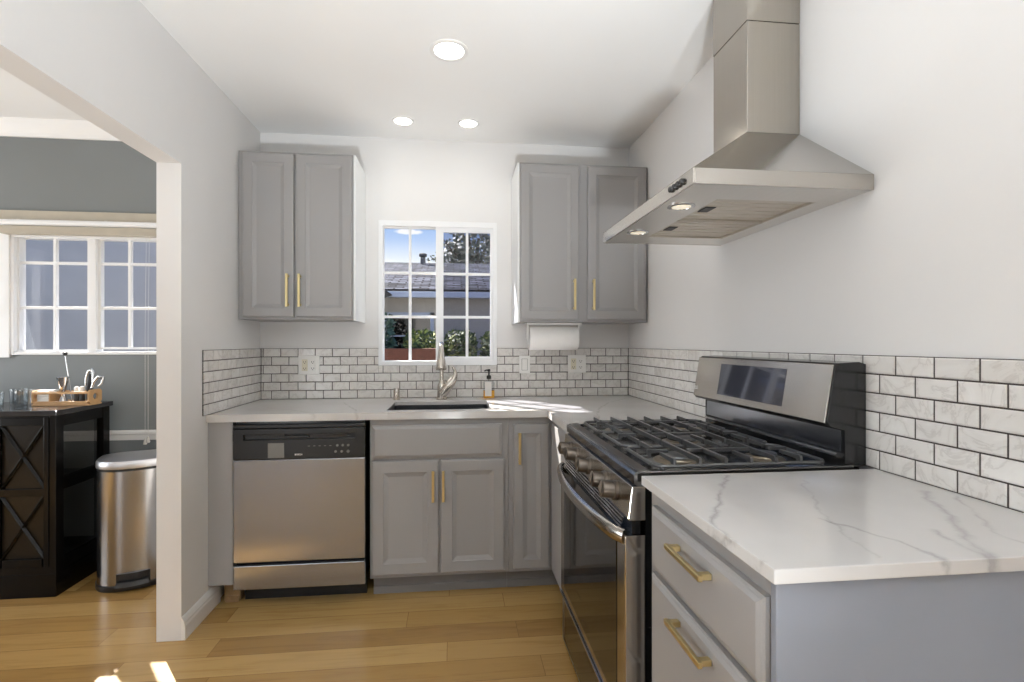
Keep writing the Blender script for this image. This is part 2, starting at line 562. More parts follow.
# ------------------------------------------------------------------ mesh helpers
class MB:
    def __init__(s):
        s.bm = bmesh.new()

    def box(s, x0, x1, y0, y1, z0, z1, bev=0, seg=2):
        a = [s.bm.verts.new((x, y, z)) for x in (x0, x1) for y in (y0, y1) for z in (z0, z1)]
        f = [(0, 1, 3, 2), (4, 6, 7, 5), (0, 4, 5, 1), (2, 3, 7, 6), (0, 2, 6, 4), (1, 5, 7, 3)]
        fs = [s.bm.faces.new([a[i] for i in q]) for q in f]
        if bev:
            es = list({e for q in fs for e in q.edges})
            bmesh.ops.bevel(s.bm, geom=es, offset=bev, segments=seg, profile=0.6, affect='EDGES', clamp_overlap=True)
        return s

    def prism(s, pts, axis, a, b, bev=0):
        """pts: 2D outline; axis the extrusion axis; the two others in xyz order."""
        def P(p, t):
            if axis == 'x':
                return (t, p[0], p[1])
            if axis == 'y':
                return (p[0], t, p[1])
            return (p[0], p[1], t)
        A = [s.bm.verts.new(P(p, a)) for p in pts]
        B = [s.bm.verts.new(P(p, b)) for p in pts]
        fs = [s.bm.faces.new(A), s.bm.faces.new(B[::-1])]
        n = len(pts)
        for i in range(n):
            fs.append(s.bm.faces.new((A[i], B[i], B[(i + 1) % n], A[(i + 1) % n])))
        if bev:
            es = list({e for q in fs for e in q.edges})
            bmesh.ops.bevel(s.bm, geom=es, offset=bev, segments=2, profile=0.6, affect='EDGES', clamp_overlap=True)
        return s

    def lathe(s, c, prof, seg=24, axis='z', sx=1, sy=1, cap=True):
        """prof: list of (radius, height along axis)."""
        rings = []
        for r, h in prof:
            ring = []
            for k in range(seg):
                t = 2 * PI * k / seg
                u, w = r * math.cos(t) * sx, r * math.sin(t) * sy
                p = {'z': (u, w, h), 'x': (h, u, w), 'y': (u, h, w)}[axis]
                ring.append(s.bm.verts.new((c[0] + p[0], c[1] + p[1], c[2] + p[2])))
            rings.append(ring)
        for a, b in zip(rings, rings[1:]):
            for k in range(seg):
                s.bm.faces.new((a[k], a[(k + 1) % seg], b[(k + 1) % seg], b[k]))
        if cap:
            s.bm.faces.new(rings[0][::-1])
            s.bm.faces.new(rings[-1])
        return s

    def tube(s, pts, rad, seg=10, flat=(1, 1), cap=True):
        pts = [Vector(p) for p in pts]
        n = len(pts)
        rads = rad if isinstance(rad, (list, tuple)) else [rad] * n
        rings = []
        prev = None
        for i, p in enumerate(pts):
            t = (pts[min(i + 1, n - 1)] - pts[max(i - 1, 0)]).normalized()
            if prev is None:
                ref = Vector((0, 0, 1)) if abs(t.z) < 0.9 else Vector((1, 0, 0))
            else:
                ref = prev
            u = (ref - t * ref.dot(t)).normalized()
            prev = u
            w = t.cross(u)
            rings.append([s.bm.verts.new(p + (u * math.cos(2 * PI * k / seg) * flat[0] + w * math.sin(2 * PI * k / seg) * flat[1]) * rads[i])
                          for k in range(seg)])
        for a, b in zip(rings, rings[1:]):
            for k in range(seg):
                s.bm.faces.new((a[k], a[(k + 1) % seg], b[(k + 1) % seg], b[k]))
        if cap:
            s.bm.faces.new(rings[0][::-1])
            s.bm.faces.new(rings[-1])
        return s

    def quads(s, vs, fs):
        a = [s.bm.verts.new(v) for v in vs]
        for f in fs:
            s.bm.faces.new([a[i] for i in f])
        return s

    def rings(s, loops, cap0=True, cap1=True):
        """Connect consecutive closed loops of equal length."""
        rr = [[s.bm.verts.new(p) for p in l] for l in loops]
        n = len(rr[0])
        for a, b in zip(rr, rr[1:]):
            for k in range(n):
                s.bm.faces.new((a[k], a[(k + 1) % n], b[(k + 1) % n], b[k]))
        if cap0:
            s.bm.faces.new(rr[0][::-1])
        if cap1:
            s.bm.faces.new(rr[-1])
        return s

    def build(s, name, mat, parent=None, smooth=False, at=None, mats=None):
        bmesh.ops.recalc_face_normals(s.bm, faces=s.bm.faces[:])
        org = Vector((0, 0, 0))
        if parent is not None:
            p = parent
            while p is not None:
                org = org + p.location
                p = p.parent
        if at is not None:
            org = Vector(at)
        bmesh.ops.translate(s.bm, verts=s.bm.verts[:], vec=-org)
        me = bpy.data.meshes.new(name)
        s.bm.to_mesh(me)
        s.bm.free()
        for mm in (mats or [mat]):
            me.materials.append(mm)
        if smooth:
            for p in me.polygons:
                p.use_smooth = True
            try:
                me.set_sharp_from_angle(angle=R(38))
            except Exception:
                pass
        o = bpy.data.objects.new(name, me)
        COL.objects.link(o)
        if parent is not None:
            o.parent = parent
        else:
            o.location = org
        return o


def thing(name, label, cat, loc=(0, 0, 0), group=None):
    o = bpy.data.objects.new(name, None)
    COL.objects.link(o)
    o.empty_display_size = 0.05
    o.location = loc
    o['label'] = label
    o['category'] = cat
    if group:
        o['group'] = group
    return o


def tag(o, label, cat, group=None, kind=None):
    o['label'] = label
    o['category'] = cat
    if group:
        o['group'] = group
    if kind:
        o['kind'] = kind
    return o


def struct(o, label, cat):
    return tag(o, label, cat, kind='structure')


def copy_tree(o, loc=None, parent=None, label=None):
    c = o.copy()
    COL.objects.link(c)
    c.parent = parent
    if loc is not None:
        c.location = loc
    if label:
        c['label'] = label
    for ch in list(o.children):
        if ch.name != c.name:
            copy_tree(ch, None, c)
    return c


def lettering(name, text, size, mat, parent, loc, rot, depth=0.0006, bold=0.0):
    cu = bpy.data.curves.new(name, 'FONT')
    cu.body = text
    cu.size = size
    cu.extrude = depth
    cu.offset = bold
    cu.align_x = 'CENTER'
    cu.align_y = 'CENTER'
    tmp = bpy.data.objects.new(name + '_tmp', cu)
    COL.objects.link(tmp)
    bpy.context.view_layer.update()
    me = bpy.data.meshes.new_from_object(tmp.evaluated_get(bpy.context.evaluated_depsgraph_get()))
    bpy.data.objects.remove(tmp)
    bpy.data.curves.remove(cu)
    me.transform(Matrix.Translation(loc) @ rot.to_4x4())
    org = Vector((0, 0, 0))
    p = parent
    while p is not None:
        org += p.location
        p = p.parent
    me.transform(Matrix.Translation(-org))
    me.materials.clear()
    me.materials.append(mat)
    me.name = name
    o = bpy.data.objects.new(name, me)
    COL.objects.link(o)
    o.parent = parent
    return o


# ------------------------------------------------------------------ the room
XD = -4.2        # dining room's far side wall
YB = -2.6        # wall behind the camera
o = MB().box(XD, XR, YB, D, -0.12, 0).build('floor', M_FLOOR)
struct(o, 'honey oak plank floor running under both rooms', 'floor')
o = MB().box(XD - 0.15, XR + 0.15, YB - 0.15, D + 0.15, H, H + 0.12).build('ceiling', M_CEIL)
struct(o, 'flat white ceiling over kitchen and dining room', 'ceiling')

# kitchen back wall round its window opening
WX0, WX1, WZ0, WZ1 = -0.451, 0.267, 1.11, 1.99
m = MB()
m.box(XL, WX0, D, D + 0.15, -0.12, H).box(WX1, XR, D, D + 0.15, -0.12, H)
m.box(WX0, WX1, D, D + 0.15, -0.12, WZ0).box(WX0, WX1, D, D + 0.15, WZ1, H)
o = m.build('wall_back', M_WALL)
struct(o, 'white kitchen wall with small window over the sink', 'wall')
# grey dining wall round its wide window opening
DX0, DX1, DZ0, DZ1 = -2.468, -1.45, 1.18, 1.865
m = MB()
DXW = DX0 - 0.13
m.box(XD, DXW, D, D + 0.15, -0.12, H).box(DX1, XL - 0.0005, D, D + 0.15, -0.12, H)
m.box(DXW, DX1, D, D + 0.15, -0.12, DZ0).box(DXW, DX1, D, D + 0.15, DZ1, H)
o = m.build('wall_dining', M_GREYWALL)
struct(o, 'grey painted dining room wall behind the black bar cabinet', 'wall')
# left wall: end stub, header over the wide opening, rest behind the camera
TH = 0.097
m = MB()
m.box(XL - TH, XL, 2.235, D, 0, H).box(XL - TH, XL, -0.4, 2.235, 2.0, H).box(XL - TH, XL, YB, -0.4, 0, H)
o = m.build('wall_left', M_WALL)
struct(o, 'white left wall with wide cased opening to dining room', 'wall')
o = MB().box(XR, XR + 0.15, YB, D + 0.15, -0.12, H).build('wall_right', M_WALL)
struct(o, 'white wall behind the range and hood', 'wall')
m = MB()
m.box(XD, -2.85, YB - 0.15, YB, 0, H).box(-1.85, XR, YB - 0.15, YB, 0, H).box(-2.85, -1.85, YB - 0.15, YB, 2.1, H)
o = m.build('wall_rear', M_TAUPE_DIM)
struct(o, 'wall behind the camera, darkened taupe to dim reflections, round an added glazed door', 'wall')
m = MB()
m.box(XD - 0.15, XD, YB, 0.55, 0, H).box(XD - 0.15, XD, 2.85, D, 0, H)
m.box(XD - 0.15, XD, 0.55, 2.85, 0, 0.4).box(XD - 0.15, XD, 0.55, 2.85, 2.2, H)
o = m.build('wall_side', M_GREYWALL)
struct(o, 'grey dining room side wall with an added big window', 'wall')

# baseboard on the stub of the left wall (ogee profile), chair rail and crown in the dining room
prof = [(0, 0), (0.016, 0), (0.016, 0.058), (0.013, 0.066), (0.013, 0.074), (0.008, 0.086), (0.004, 0.094), (0, 0.096)]
o = MB().prism([(XL + a, b) for a, b in prof], 'y', 2.235, 2.555).build('baseboard_left', M_TRIM)
struct(o, 'white moulded baseboard at the foot of the left wall', 'baseboard')
prof = [(0, 0), (-0.012, 0), (-0.012, 0.030), (-0.022, 0.036), (-0.022, 0.048), (-0.010, 0.056), (0, 0.056)]
o = MB().prism([(D + a, 0.690 + b) for a, b in prof], 'x', XD, XL - TH).build('trim_1', M_TRIM)
struct(o, 'white chair rail along the grey dining wall', 'trim')
prof = [(0, 0), (-0.012, 0), (-0.02, 0.02), (-0.05, 0.06), (-0.062, 0.085), (0, 0.085)]
o = MB().prism([(D + a, H - 0.085 + b) for a, b in prof], 'x', XD, XL - TH).build('trim_2', M_TRIM)
struct(o, 'white crown moulding above the grey dining wall', 'trim')

# ------------------------------------------------------------------ windows
def kitchen_window():
    root = MB()
    y0, y1 = D - 0.014, D + 0.07
    x0, x1, z0, z1 = WX0, WX1, WZ0, WZ1
    root.box(x0, x0 + 0.026, y0, y1, z0, z1, 0.003).box(x1 - 0.026, x1, y0, y1, z0, z1, 0.003)
    root.box(x0 + 0.02, x1 - 0.02, y0, y1, z1 - 0.034, z1, 0.003).box(x0 + 0.02, x1 - 0.02, y0, y1, z0, z0 + 0.028, 0.003)
    r = root.build('window_1', M_VINYL)
    struct(r, 'white vinyl slider window with grilles above the sink', 'window')
    # fixed sash (left), sliding sash (right)
    def sash(gx0, gx1, gz0, gz1, fl, fr, ft, fb, ya, yb, mx, mzs, g):
        m = MB()
        m.box(gx0 - fl, gx0, ya, yb, gz0 - fb, gz1 + ft, 0.002).box(gx1, gx1 + fr, ya, yb, gz0 - fb, gz1 + ft, 0.002)
        m.box(gx0, gx1, ya, yb, gz1, gz1 + ft, 0.002).box(gx0, gx1, ya, yb, gz0 - fb, gz0, 0.002)
        s_ = m.build('sash', M_VINYL, r)
        ym = (ya + yb) / 2
        q = MB()
        q.box(mx - 0.008, mx + 0.008, ym - 0.011, ym + 0.011, gz0, gz1, 0.002)
        for mz in mzs:
            q.box(gx0, gx1, ym - 0.0095, ym + 0.0095, mz - 0.008, mz + 0.008, 0.002)
        q.build('grille', M_VINYL, s_)
        MB().box(gx0, gx1, ym - 0.003, ym + 0.003, gz0, gz1).build('pane', g, s_)
    sash(-0.423, -0.106, 1.136, 1.952, 0.004, 0.006, 0.006, 0.004, D + 0.030, D + 0.056, -0.267, (1.678, 1.408), M_CLEAR)
    sash(-0.062, 0.226, 1.162, 1.928, 0.046, 0.020, 0.030, 0.026, D + 0.000, D + 0.028, 0.083, (1.672, 1.406), M_SCREENGLASS)
    return r


kitchen_window()


def dining_window():
    y0, y1 = D - 0.012, D + 0.07
    m = MB()
    x0, x1, z0, z1 = DX0, DX1, DZ0, DZ1
    m.box(x0, x0 + 0.019, y0, y1, z0, z1, 0.003).box(x1 - 0.03, x1, y0, y1, z0, z1, 0.003)
    m.box(x0 + 0.02, x1 - 0.02, y0, y1, z1 - 0.024, z1, 0.003).box(x0 + 0.02, x1 - 0.02, y0, y1, z0, z0 + 0.018, 0.003)
    m.box(-2.075, -2.030, D - 0.004, D + 0.06, z0 + 0.01, z1 - 0.01, 0.003)
    r = m.build('window_2', M_VINYL)
    struct(r, 'white grille window in the grey dining wall', 'window')
    for gx0, gx1, ga, gb, mx in ((-2.438, -2.078, 1.208, 1.838, -2.258), (-2.012, -1.49, 1.222, 1.838, -1.862)):
        q = MB()
        q.box(gx0 - 0.02, gx0, D + 0.01, D + 0.04, ga - 0.012, gb + 0.006, 0.002).box(gx1, gx1 + 0.012, D + 0.01, D + 0.04, ga - 0.012, gb + 0.006, 0.002)
        q.box(gx0, gx1, D + 0.01, D + 0.04, gb, gb + 0.006).box(gx0, gx1, D + 0.01, D + 0.04, ga - 0.012, ga)
        s_ = q.build('sash', M_VINYL, r)
        q = MB()
        for xx in ((mx,) if gx1 < -2 else (mx, -1.70)):
            q.box(xx - 0.008, xx + 0.008, D + 0.014, D + 0.036, ga, gb, 0.002)
        for mz in (1.702, 1.447):
            q.box(gx0, gx1, D + 0.015, D + 0.035, mz - 0.008, mz + 0.008, 0.002)
        q.build('grille', M_VINYL, s_)
        MB().box(gx0, gx1, D + 0.022, D + 0.028, ga, gb).build('pane', M_CLEAR, s_)
    # side casing left of the frame and the sill under it
    MB().box(-2.62, DX0, D - 0.018, D, 1.165, 1.99, 0.003).build('casing', M_VINYL, r)
    return r


dining_window()

# added rear door and dining side window for the fill lamps (seen only in reflections)
m = MB()
for xx in (-2.85, -1.93):
    m.box(xx, xx + 0.08, YB - 0.10, YB - 0.02, 0, 2.1)
m.box(-2.77, -1.93, YB - 0.10, YB - 0.02, 2.02, 2.1).box(-2.77, -1.93, YB - 0.10, YB - 0.02, 0.0, 0.12)
o = m.build('door_1', M_VINYL)
struct(o, 'added white framed glazed door behind the dining room, out of view', 'door')
m = MB()
for yy in (0.55, 1.67, 2.79):
    m.box(XD - 0.10, XD - 0.02, yy, yy + 0.06, 0.4, 2.2)
m.box(XD - 0.10, XD - 0.02, 0.61, 2.79, 2.14, 2.2).box(XD - 0.10, XD - 0.02, 0.61, 2.79, 0.4, 0.46)
o = m.build('window_3', M_VINYL)
struct(o, 'added white framed picture window in the dining side wall, out of view', 'window')

# ------------------------------------------------------------------ tile backsplashes
def tiles(u0, u1, rows, pitch, phase, place, thick=0.008):
    """Grout bed plus bevelled 2 by 4 inch tiles; place(u, depth, z) -> point."""
    g = MB()
    def bx(mb, a, b, za, zb, da, db, bev):
        vs = [place(u, d, z) for u in (a, b) for d in (da, db) for z in (za, zb)]
        if bev == 0:
            mb.quads(vs, [(0, 1, 3, 2), (4, 6, 7, 5), (0, 4, 5, 1), (2, 3, 7, 6), (0, 2, 6, 4), (1, 5, 7, 3)])
        else:
            i = min(bev, (b - a) * 0.3)
            lo = [place(u, da, z) for u, z in ((a, za), (b, za), (b, zb), (a, zb))]
            mid = [place(u, db * 0.72, z) for u, z in ((a, za), (b, za), (b, zb), (a, zb))]
            top = [place(u, db, z) for u, z in ((a + i, za + bev), (b - i, za + bev), (b - i, zb - bev), (a + i, zb - bev))]
            mb.rings([lo, mid, top])
    bx(g, u0, u1, ZC, ZT, 0.0006, thick * 0.62, 0)
    t = MB()
    rh = (ZT - ZC) / rows
    gap = 0.0038
    for r in range(rows):
        zb = ZT - r * rh - gap / 2
        za = zb - rh + gap
        p = phase[r % 2]
        k0 = math.floor((u0 - p) / pitch)
        k = k0
        while p + k * pitch < u1:
            a, b = max(u0, p + k * pitch + gap / 2), min(u1, p + (k + 1) * pitch - gap / 2)
            if b - a > 0.002:
                bx(t, a, b, za, zb, 0.001, thick, 0.0032)
            k += 1
    return g, t


def backsplash(label, u0, u1, pitch, phase, place, cut=None):
    g, t = tiles(u0, u1, 6, pitch, phase, place)
    root = thing('backsplash', label, 'backsplash', place((u0 + u1) / 2, 0, ZC), 'tiled backsplashes above the counters')
    g.build('grout', M_GROUT, root)
    t.build('tile_field', M_TILE, root)
    return root


# the back run is broken by the window frame: rows above its bottom edge stop at the frame
def back_tiles():
    root = thing('backsplash', 'marble tile backsplash on the back wall under the kitchen window', 'backsplash', (0, D, ZC), 'tiled backsplashes above the counters')
    place = lambda u, d, z: (u, D - d, z)
    g, t = MB(), MB()
    rows = 6
    rh = (ZT - ZC) / rows
    gap = 0.0038
    def bed(a, b, za, zb):
        g.box(a, b, D - 0.005, D, za, zb)
    bed(XL, WX0, ZC, ZT)
    bed(WX0, WX1, ZC, WZ0)
    bed(WX1, XR, ZC, ZT)
    for r in range(rows):
        zb = ZT - r * rh - gap / 2
        za = zb - rh + gap
        p = (-1.018, -1.07)[r % 2]
        k = -2
        while p + k * 0.0989 < XR:
            a, b = max(XL + 0.008, p + k * 0.0989 + gap / 2), min(XR - 0.008, p + (k + 1) * 0.0989 - gap / 2)
            k += 1
            spans = [(a, b, za, zb)]
            if zb > WZ0:
                spans = []
                if a < WX0:
                    spans.append((a, min(b, WX0 - 0.001), za, zb))
                if b > WX1:
                    spans.append((max(a, WX1 + 0.001), b, za, zb))
                if a < WX1 and b > WX0 and WZ0 - za > 0.008:
                    spans.append((max(a, WX0), min(b, WX1), za, WZ0 - 0.001))
            for a_, b_, c_, d_ in spans:
                if b_ - a_ < 0.006:
                    continue
                i = min(0.0032, (b_ - a_) * 0.3)
                j = min(0.0032, (d_ - c_) * 0.3)
                t.rings([[place(u, dd, z) for u, z in ((a_ + ii, c_ + jj), (b_ - ii, c_ + jj), (b_ - ii, d_ - jj), (a_ + ii, d_ - jj))]
                         for dd, ii, jj in ((0.001, 0, 0), (0.0058, 0, 0), (0.008, i, j))])
    g.build('grout', M_GROUT, root)
    t.build('tile_field', M_TILE, root)


back_tiles()
backsplash('narrow marble tile backsplash on the left wall beside the dishwasher corner', 2.412, D - 0.0085, 0.0975, (2.503, 2.556),
           lambda u, d, z: (XL + d, u, z))
backsplash('long marble tile backsplash on the right wall behind the range', 0.45, D - 0.0085, 0.102, (1.458, 1.2),
           lambda u, d, z: (XR - d, u, z))


# ------------------------------------------------------------------ doors, drawers, pulls
def panel_front(place, u0, u1, z0, z1, t=0.019, fw=0.055, slope=0.022, dep=0.009, edge=0.004):
    """Door leaf with a sunken panel; place(u, d, z): d = 0 at the front face, positive into the cabinet."""
    def ring(i, d):
        return [place(u, d, z) for u, z in ((u0 + i, z0 + i), (u1 - i, z0 + i), (u1 - i, z1 - i), (u0 + i, z1 - i))]
    m = MB()
    m.rings([ring(0, t), ring(0, edge), ring(edge * 0.4, edge * 0.3), ring(edge * 1.4, 0), ring(fw, 0), ring(fw + 0.002, 0.003), ring(fw + slope, dep)])
    return m


def slab_front(place, u0, u1, z0, z1, t=0.019, lip=0.016):
    def ring(i, d):
        return [place(u, d, z) for u, z in ((u0 + i, z0 + i), (u1 - i, z0 + i), (u1 - i, z1 - i), (u0 + i, z1 - i))]
    m = MB()
    m.rings([ring(0, t), ring(0, 0.007), ring(lip * 0.35, 0.0055), ring(lip * 0.5, 0.0035), ring(lip, 0), ring(lip + 0.004, 0)])
    return m


def pull(place, c, z, length, vertical=True, off=0.030, w=0.006):
    """Square bar pull on two posts; c, z its middle on the front."""
    m = MB()
    def bar(u0, u1, d0, d1, za, zb):
        vs = [place(u, d, zz) for u in (u0, u1) for d in (d0, d1) for zz in (za, zb)]
        b = MB()
        a = [m.bm.verts.new(v) for v in vs]
        fs = [m.bm.faces.new([a[i] for i in q]) for q in [(0, 1, 3, 2), (4, 6, 7, 5), (0, 4, 5, 1), (2, 3, 7, 6), (0, 2, 6, 4), (1, 5, 7, 3)]]
        bmesh.ops.bevel(m.bm, geom=list({e for q in fs for e in q.edges}), offset=0.0012, segments=1, affect='EDGES')
    h = length / 2
    if vertical:
        bar(c - w, c + w, -off, -off + 0.009, z - h, z + h)
        for s_ in (-1, 1):
            zz = z + s_ * (h - 0.012)
            bar(c - w, c + w, -off + 0.004, 0.0005, zz - 0.006, zz + 0.006)
    else:
        bar(c - h, c + h, -off, -off + 0.009, z - w, z + w)
        for s_ in (-1, 1):
            cc = c + s_ * (h - 0.012)
            bar(cc - 0.007, cc + 0.007, -off + 0.004, 0.0005, z - w, z + w)
    return m


def back_place(y):
    return lambda u, d, z: (u, y + d, z)


def side_place(x):
    return lambda u, d, z: (x + d, u, z)


# upper cabinets
def upper(label, x0, x1, z0, z1, doors, handles, side):
    y = 2.771
    r = thing('wall_cabinet', label, 'cabinet', ((x0 + x1) / 2, y + 0.02, z0), 'grey upper cabinets')
    m = MB()
    fx0, fx1 = (x0, x1)
    m.box(x0 + (0.012 if side == 'l' else 0.0), x1 - (0.012 if side == 'r' else 0.0), y + 0.02, D - 0.001, z0 + 0.004, z1, 0.002)
    m.build('cabinet_box', M_CAB, r)
    if side == 'r':
        o_ = MB().box(x1 - 0.0118, x1, y + 0.021, D - 0.001, z0, z1, 0.002).build('end_panel', M_CABSIDE_LIT, r)
    else:
        o_ = MB().box(x0, x0 + 0.0118, y + 0.021, D - 0.001, z0, z1, 0.002).build('end_panel', M_CABSIDE_LIT, r)
    o_['label'] = 'end panel beside the window, window light put into its white colour'
    for (a, b), hx in zip(doors, handles):
        d = panel_front(back_place(y), a, b, z0 + 0.018, z1 - 0.014, fw=0.048, slope=0.020).build('door', M_CAB, r)
        h = pull(back_place(y), hx, z0 + 0.157, 0.175).build('handle', M_BRASS, d)
        h['label'] = 'brass bar pull'
    return r


upper('grey two-door upper cabinet left of the window', XL + 0.002, -0.528, 1.368, 2.266, ((-1.105, -0.846), (-0.834, -0.546)), (-0.874, -0.812), 'r')
upper('grey two-door upper cabinet right of the window above the paper towels', 0.357, XR - 0.002, 1.362, 2.262, ((0.374, 0.705), (0.757, 1.097)), (0.676, 0.786), 'l')

# base cabinets on the back wall
YFR = 2.484          # face frame
YD = 2.465           # door faces
ZU = 0.879          # underside of the worktop
sink_cab = thing('sink_cabinet', 'grey double-door base cabinet with false drawer under the sink', 'cabinet', (-0.07, YFR, 0), 'grey base cabinets')
m = MB()
m.box(-0.402, 0.270, YFR, YFR + 0.02, 0.105, ZU, 0.001)
m.box(-0.402, -0.384, YFR + 0.02, D - 0.012, 0.105, ZU).box(0.252, 0.270, YFR + 0.02, D - 0.012, 0.105, ZU)
m.box(-0.384, 0.252, YFR + 0.02, D - 0.012, 0.105, 0.123)
m.build('cabinet_box', M_CAB, sink_cab)
MB().box(-0.395, 0.270, 2.553, 2.568, 0, 0.104).box(-0.395, 0.270, 2.543, 2.553, 0, 0.038, 0.003).build('toe_kick', M_TOE, sink_cab)
slab_front(back_place(YD), -0.392, 0.238, 0.688, 0.846).build('false_drawer', M_CAB, sink_cab)
for a, b, hx in ((-0.392, -0.0725, -0.099), (-0.0625, 0.250, -0.050)):
    d = panel_front(back_place(YD), a, b, 0.124, 0.674).build('door', M_CAB, sink_cab)
    pull(back_place(YD), hx, 0.553, 0.15).build('handle', M_BRASS, d)

corner = thing('corner_cabinet', 'grey narrow single-door base cabinet in the corner beside the range', 'cabinet', (0.38, YFR, 0), 'grey base cabinets')
m = MB()
m.box(0.2715, 0.492, YFR, YFR + 0.02, 0.105, ZU, 0.001)
m.box(0.2715, 1.10, YFR + 0.02, D - 0.012, 0.105, ZU - 0.001)
m.box(0.492, 1.10, 1.992, YFR + 0.02, 0.105, ZU - 0.001)
m.build('cabinet_box', M_CAB, corner)
MB().box(0.2715, 0.565, 2.553, 2.568, 0, 0.104).box(0.2715, 0.555, 2.543, 2.553, 0, 0.038, 0.003).box(0.55, 0.565, 1.995, 2.553, 0, 0.104).build('toe_kick', M_TOE, corner)
d = panel_front(back_place(YD), 0.297, 0.476, 0.124, 0.843, fw=0.045).build('door', M_CAB, corner)
pull(back_place(YD), 0.324, 0.727, 0.155).build('handle', M_BRASS, d)
slab_front(side_place(0.482), 1.998, 2.455, 0.124, 0.86, t=0.0095).build('return_panel', M_CAB, corner)

# filler panel left of the dishwasher
filler = thing('filler_panel', 'plain grey filler panel between the left wall and the dishwasher', 'cabinet panel', (-1.08, YFR, 0.118))
MB().box(XL + 0.001, -1.024, 2.462, 2.482, 0.118, ZU, 0.001).build('front_board', M_CAB, filler)
MB().box(-1.044, -1.026, 2.61, 3.0, 0.0, ZU).build('side_board', M_CAB, filler)
o = MB().box(-1.10, -1.026, 2.55, 2.60, 0, 0.105, 0.002).box(-1.09, -1.03, 2.535, 2.55, 0, 0.03, 0.004).build('foot_block', M_FOOT, filler)
o['label'] = 'bare wood block at the floor'

# drawer base cabinet at the right front
draw = thing('drawer_cabinet', 'grey drawer base cabinet with brass pulls in the right foreground', 'cabinet', (0.8, 0.95, 0), 'grey base cabinets')
XFR, XDR = 0.492, 0.473
m = MB()
m.box(XFR, XR - 0.012, 0.722, 1.205, 0.105, 0.8905, 0.001)
m.build('cabinet_box', M_CAB, draw)
MB().box(0.484, XR - 0.012, 0.708, 0.7215, 0.0, 0.8905, 0.002).build('end_panel', M_CABEND_SHADE, draw)
MB().box(0.57, XR - 0.012, 0.74, 1.205, 0.0, 0.104).build('toe_kick', M_TOE, draw)
for za, zb, zh in ((0.705, 0.853, 0.815), (0.415, 0.692, 0.656), (0.13, 0.402, 0.35)):
    d = slab_front(side_place(XDR), 0.728, 1.172, za, zb, lip=0.015).build('drawer', M_CAB, draw)
    pull(side_place(XDR), 0.948, zh, 0.152, vertical=False, off=0.029, w=0.0058).build('handle', M_BRASS, d)

# ------------------------------------------------------------------ worktops
SX0, SX1, SY0, SY1 = -0.328, 0.190, 2.530, 2.892
wt = MB()
zb = 0.8940
def slab(x0, x1, y0, y1):
    wt.box(x0, x1, y0, y1, zb, ZC)
slab(XL + 0.001, SX0, YF, D - 0.001)
slab(SX1, XR - 0.001, YF, D - 0.001)
slab(SX0, SX1, YF, SY0)
slab(SX0, SX1, SY1, D - 0.001)
slab(XP - 0.006, XR - 0.001, 1.989, YF)
wt.box(XL + 0.001, XP - 0.006, YF, YF + 0.016, 0.8795, zb)
wt.box(XP - 0.006, XP + 0.010, 1.989, YF + 0.016, 0.8795, zb)
bmesh.ops.remove_doubles(wt.bm, verts=wt.bm.verts[:], dist=0.0002)
o = wt.build('worktop', M_QUARTZ)
tag(o, 'white quartz worktop along the back wall with the sink cut in', 'worktop', 'white quartz worktops')
o = MB().box(XP, XR - 0.001, 0.689, 1.213, 0.8915, ZC, 0.002).build('worktop', M_QUARTZP)
tag(o, 'white veined quartz worktop in the right foreground beside the range', 'worktop', 'white quartz worktops')

# sink
sk = thing('sink', 'stainless undermount sink bowl below the kitchen window', 'sink', (-0.07, 2.71, 0.70))
def rrect(x0, x1, y0, y1, r, z, n=5):
    pts = []
    for cx_, cy_, a0 in ((x1 - r, y1 - r, 0), (x0 + r, y1 - r, 90), (x0 + r, y0 + r, 180), (x1 - r, y0 + r, 270)):
        for k in range(n):
            a = R(a0 + 90 * k / (n - 1))
            pts.append((cx_ + r * math.cos(a), cy_ + r * math.sin(a), z))
    return pts
m = MB()
m.rings([rrect(SX0 - 0.02, SX1 + 0.02, SY0 - 0.02, SY1 + 0.02, 0.03, 0.8932), rrect(SX0 - 0.004, SX1 + 0.004, SY0 - 0.004, SY1 + 0.004, 0.03, 0.8932),
         rrect(SX0 - 0.004, SX1 + 0.004, SY0 - 0.004, SY1 + 0.004, 0.03, 0.71), rrect(SX0 + 0.02, SX1 - 0.02, SY0 + 0.02, SY1 - 0.02, 0.03, 0.70)], cap0=False)
m.build('bowl', M_SINK, sk, True)
MB().lathe((-0.07, 2.75, 0.7), [(0.045, 0.0005), (0.045, 0.004), (0.03, 0.002), (0.0, 0.002)], 20, cap=False).build('drain', M_CHROME, sk, True)

# faucet: gooseneck towards the camera with pull-down spray head and side lever
fx, fy = -0.070, 2.985
fa = thing('faucet', 'brushed nickel pull-down kitchen faucet behind the sink', 'faucet', (fx, fy, ZC))
MB().lathe((fx, fy, ZC), [(0.032, 0), (0.032, 0.006), (0.027, 0.012), (0.026, 0.05), (0.024, 0.085), (0.018, 0.10), (0.0125, 0.115)], 24).build('body', M_NICKEL, fa, True)
pts = [(fx, fy, ZC + 0.11), (fx, fy, ZC + 0.2), (fx, fy, ZC + 0.27)]
for k in range(1, 9):
    a = PI * k / 10
    pts.append((fx, fy - 0.06 + 0.06 * math.cos(a), ZC + 0.27 + 0.06 * math.sin(a)))
MB().tube(pts, 0.0115, 14).build('neck', M_NICKEL, fa, True)
p1 = Vector(pts[-1])
dr = Vector((0, -0.30, -1)).normalized()
prof = [(0.0125, -0.012), (0.0145, 0.01), (0.0165, 0.03), (0.022, 0.065), (0.0285, 0.10), (0.031, 0.118), (0.030, 0.126), (0.024, 0.128)]
MB().tube([p1 + dr * h for r, h in prof], [r for r, h in prof], 20).build('spray_head', M_NICKEL, fa, True)
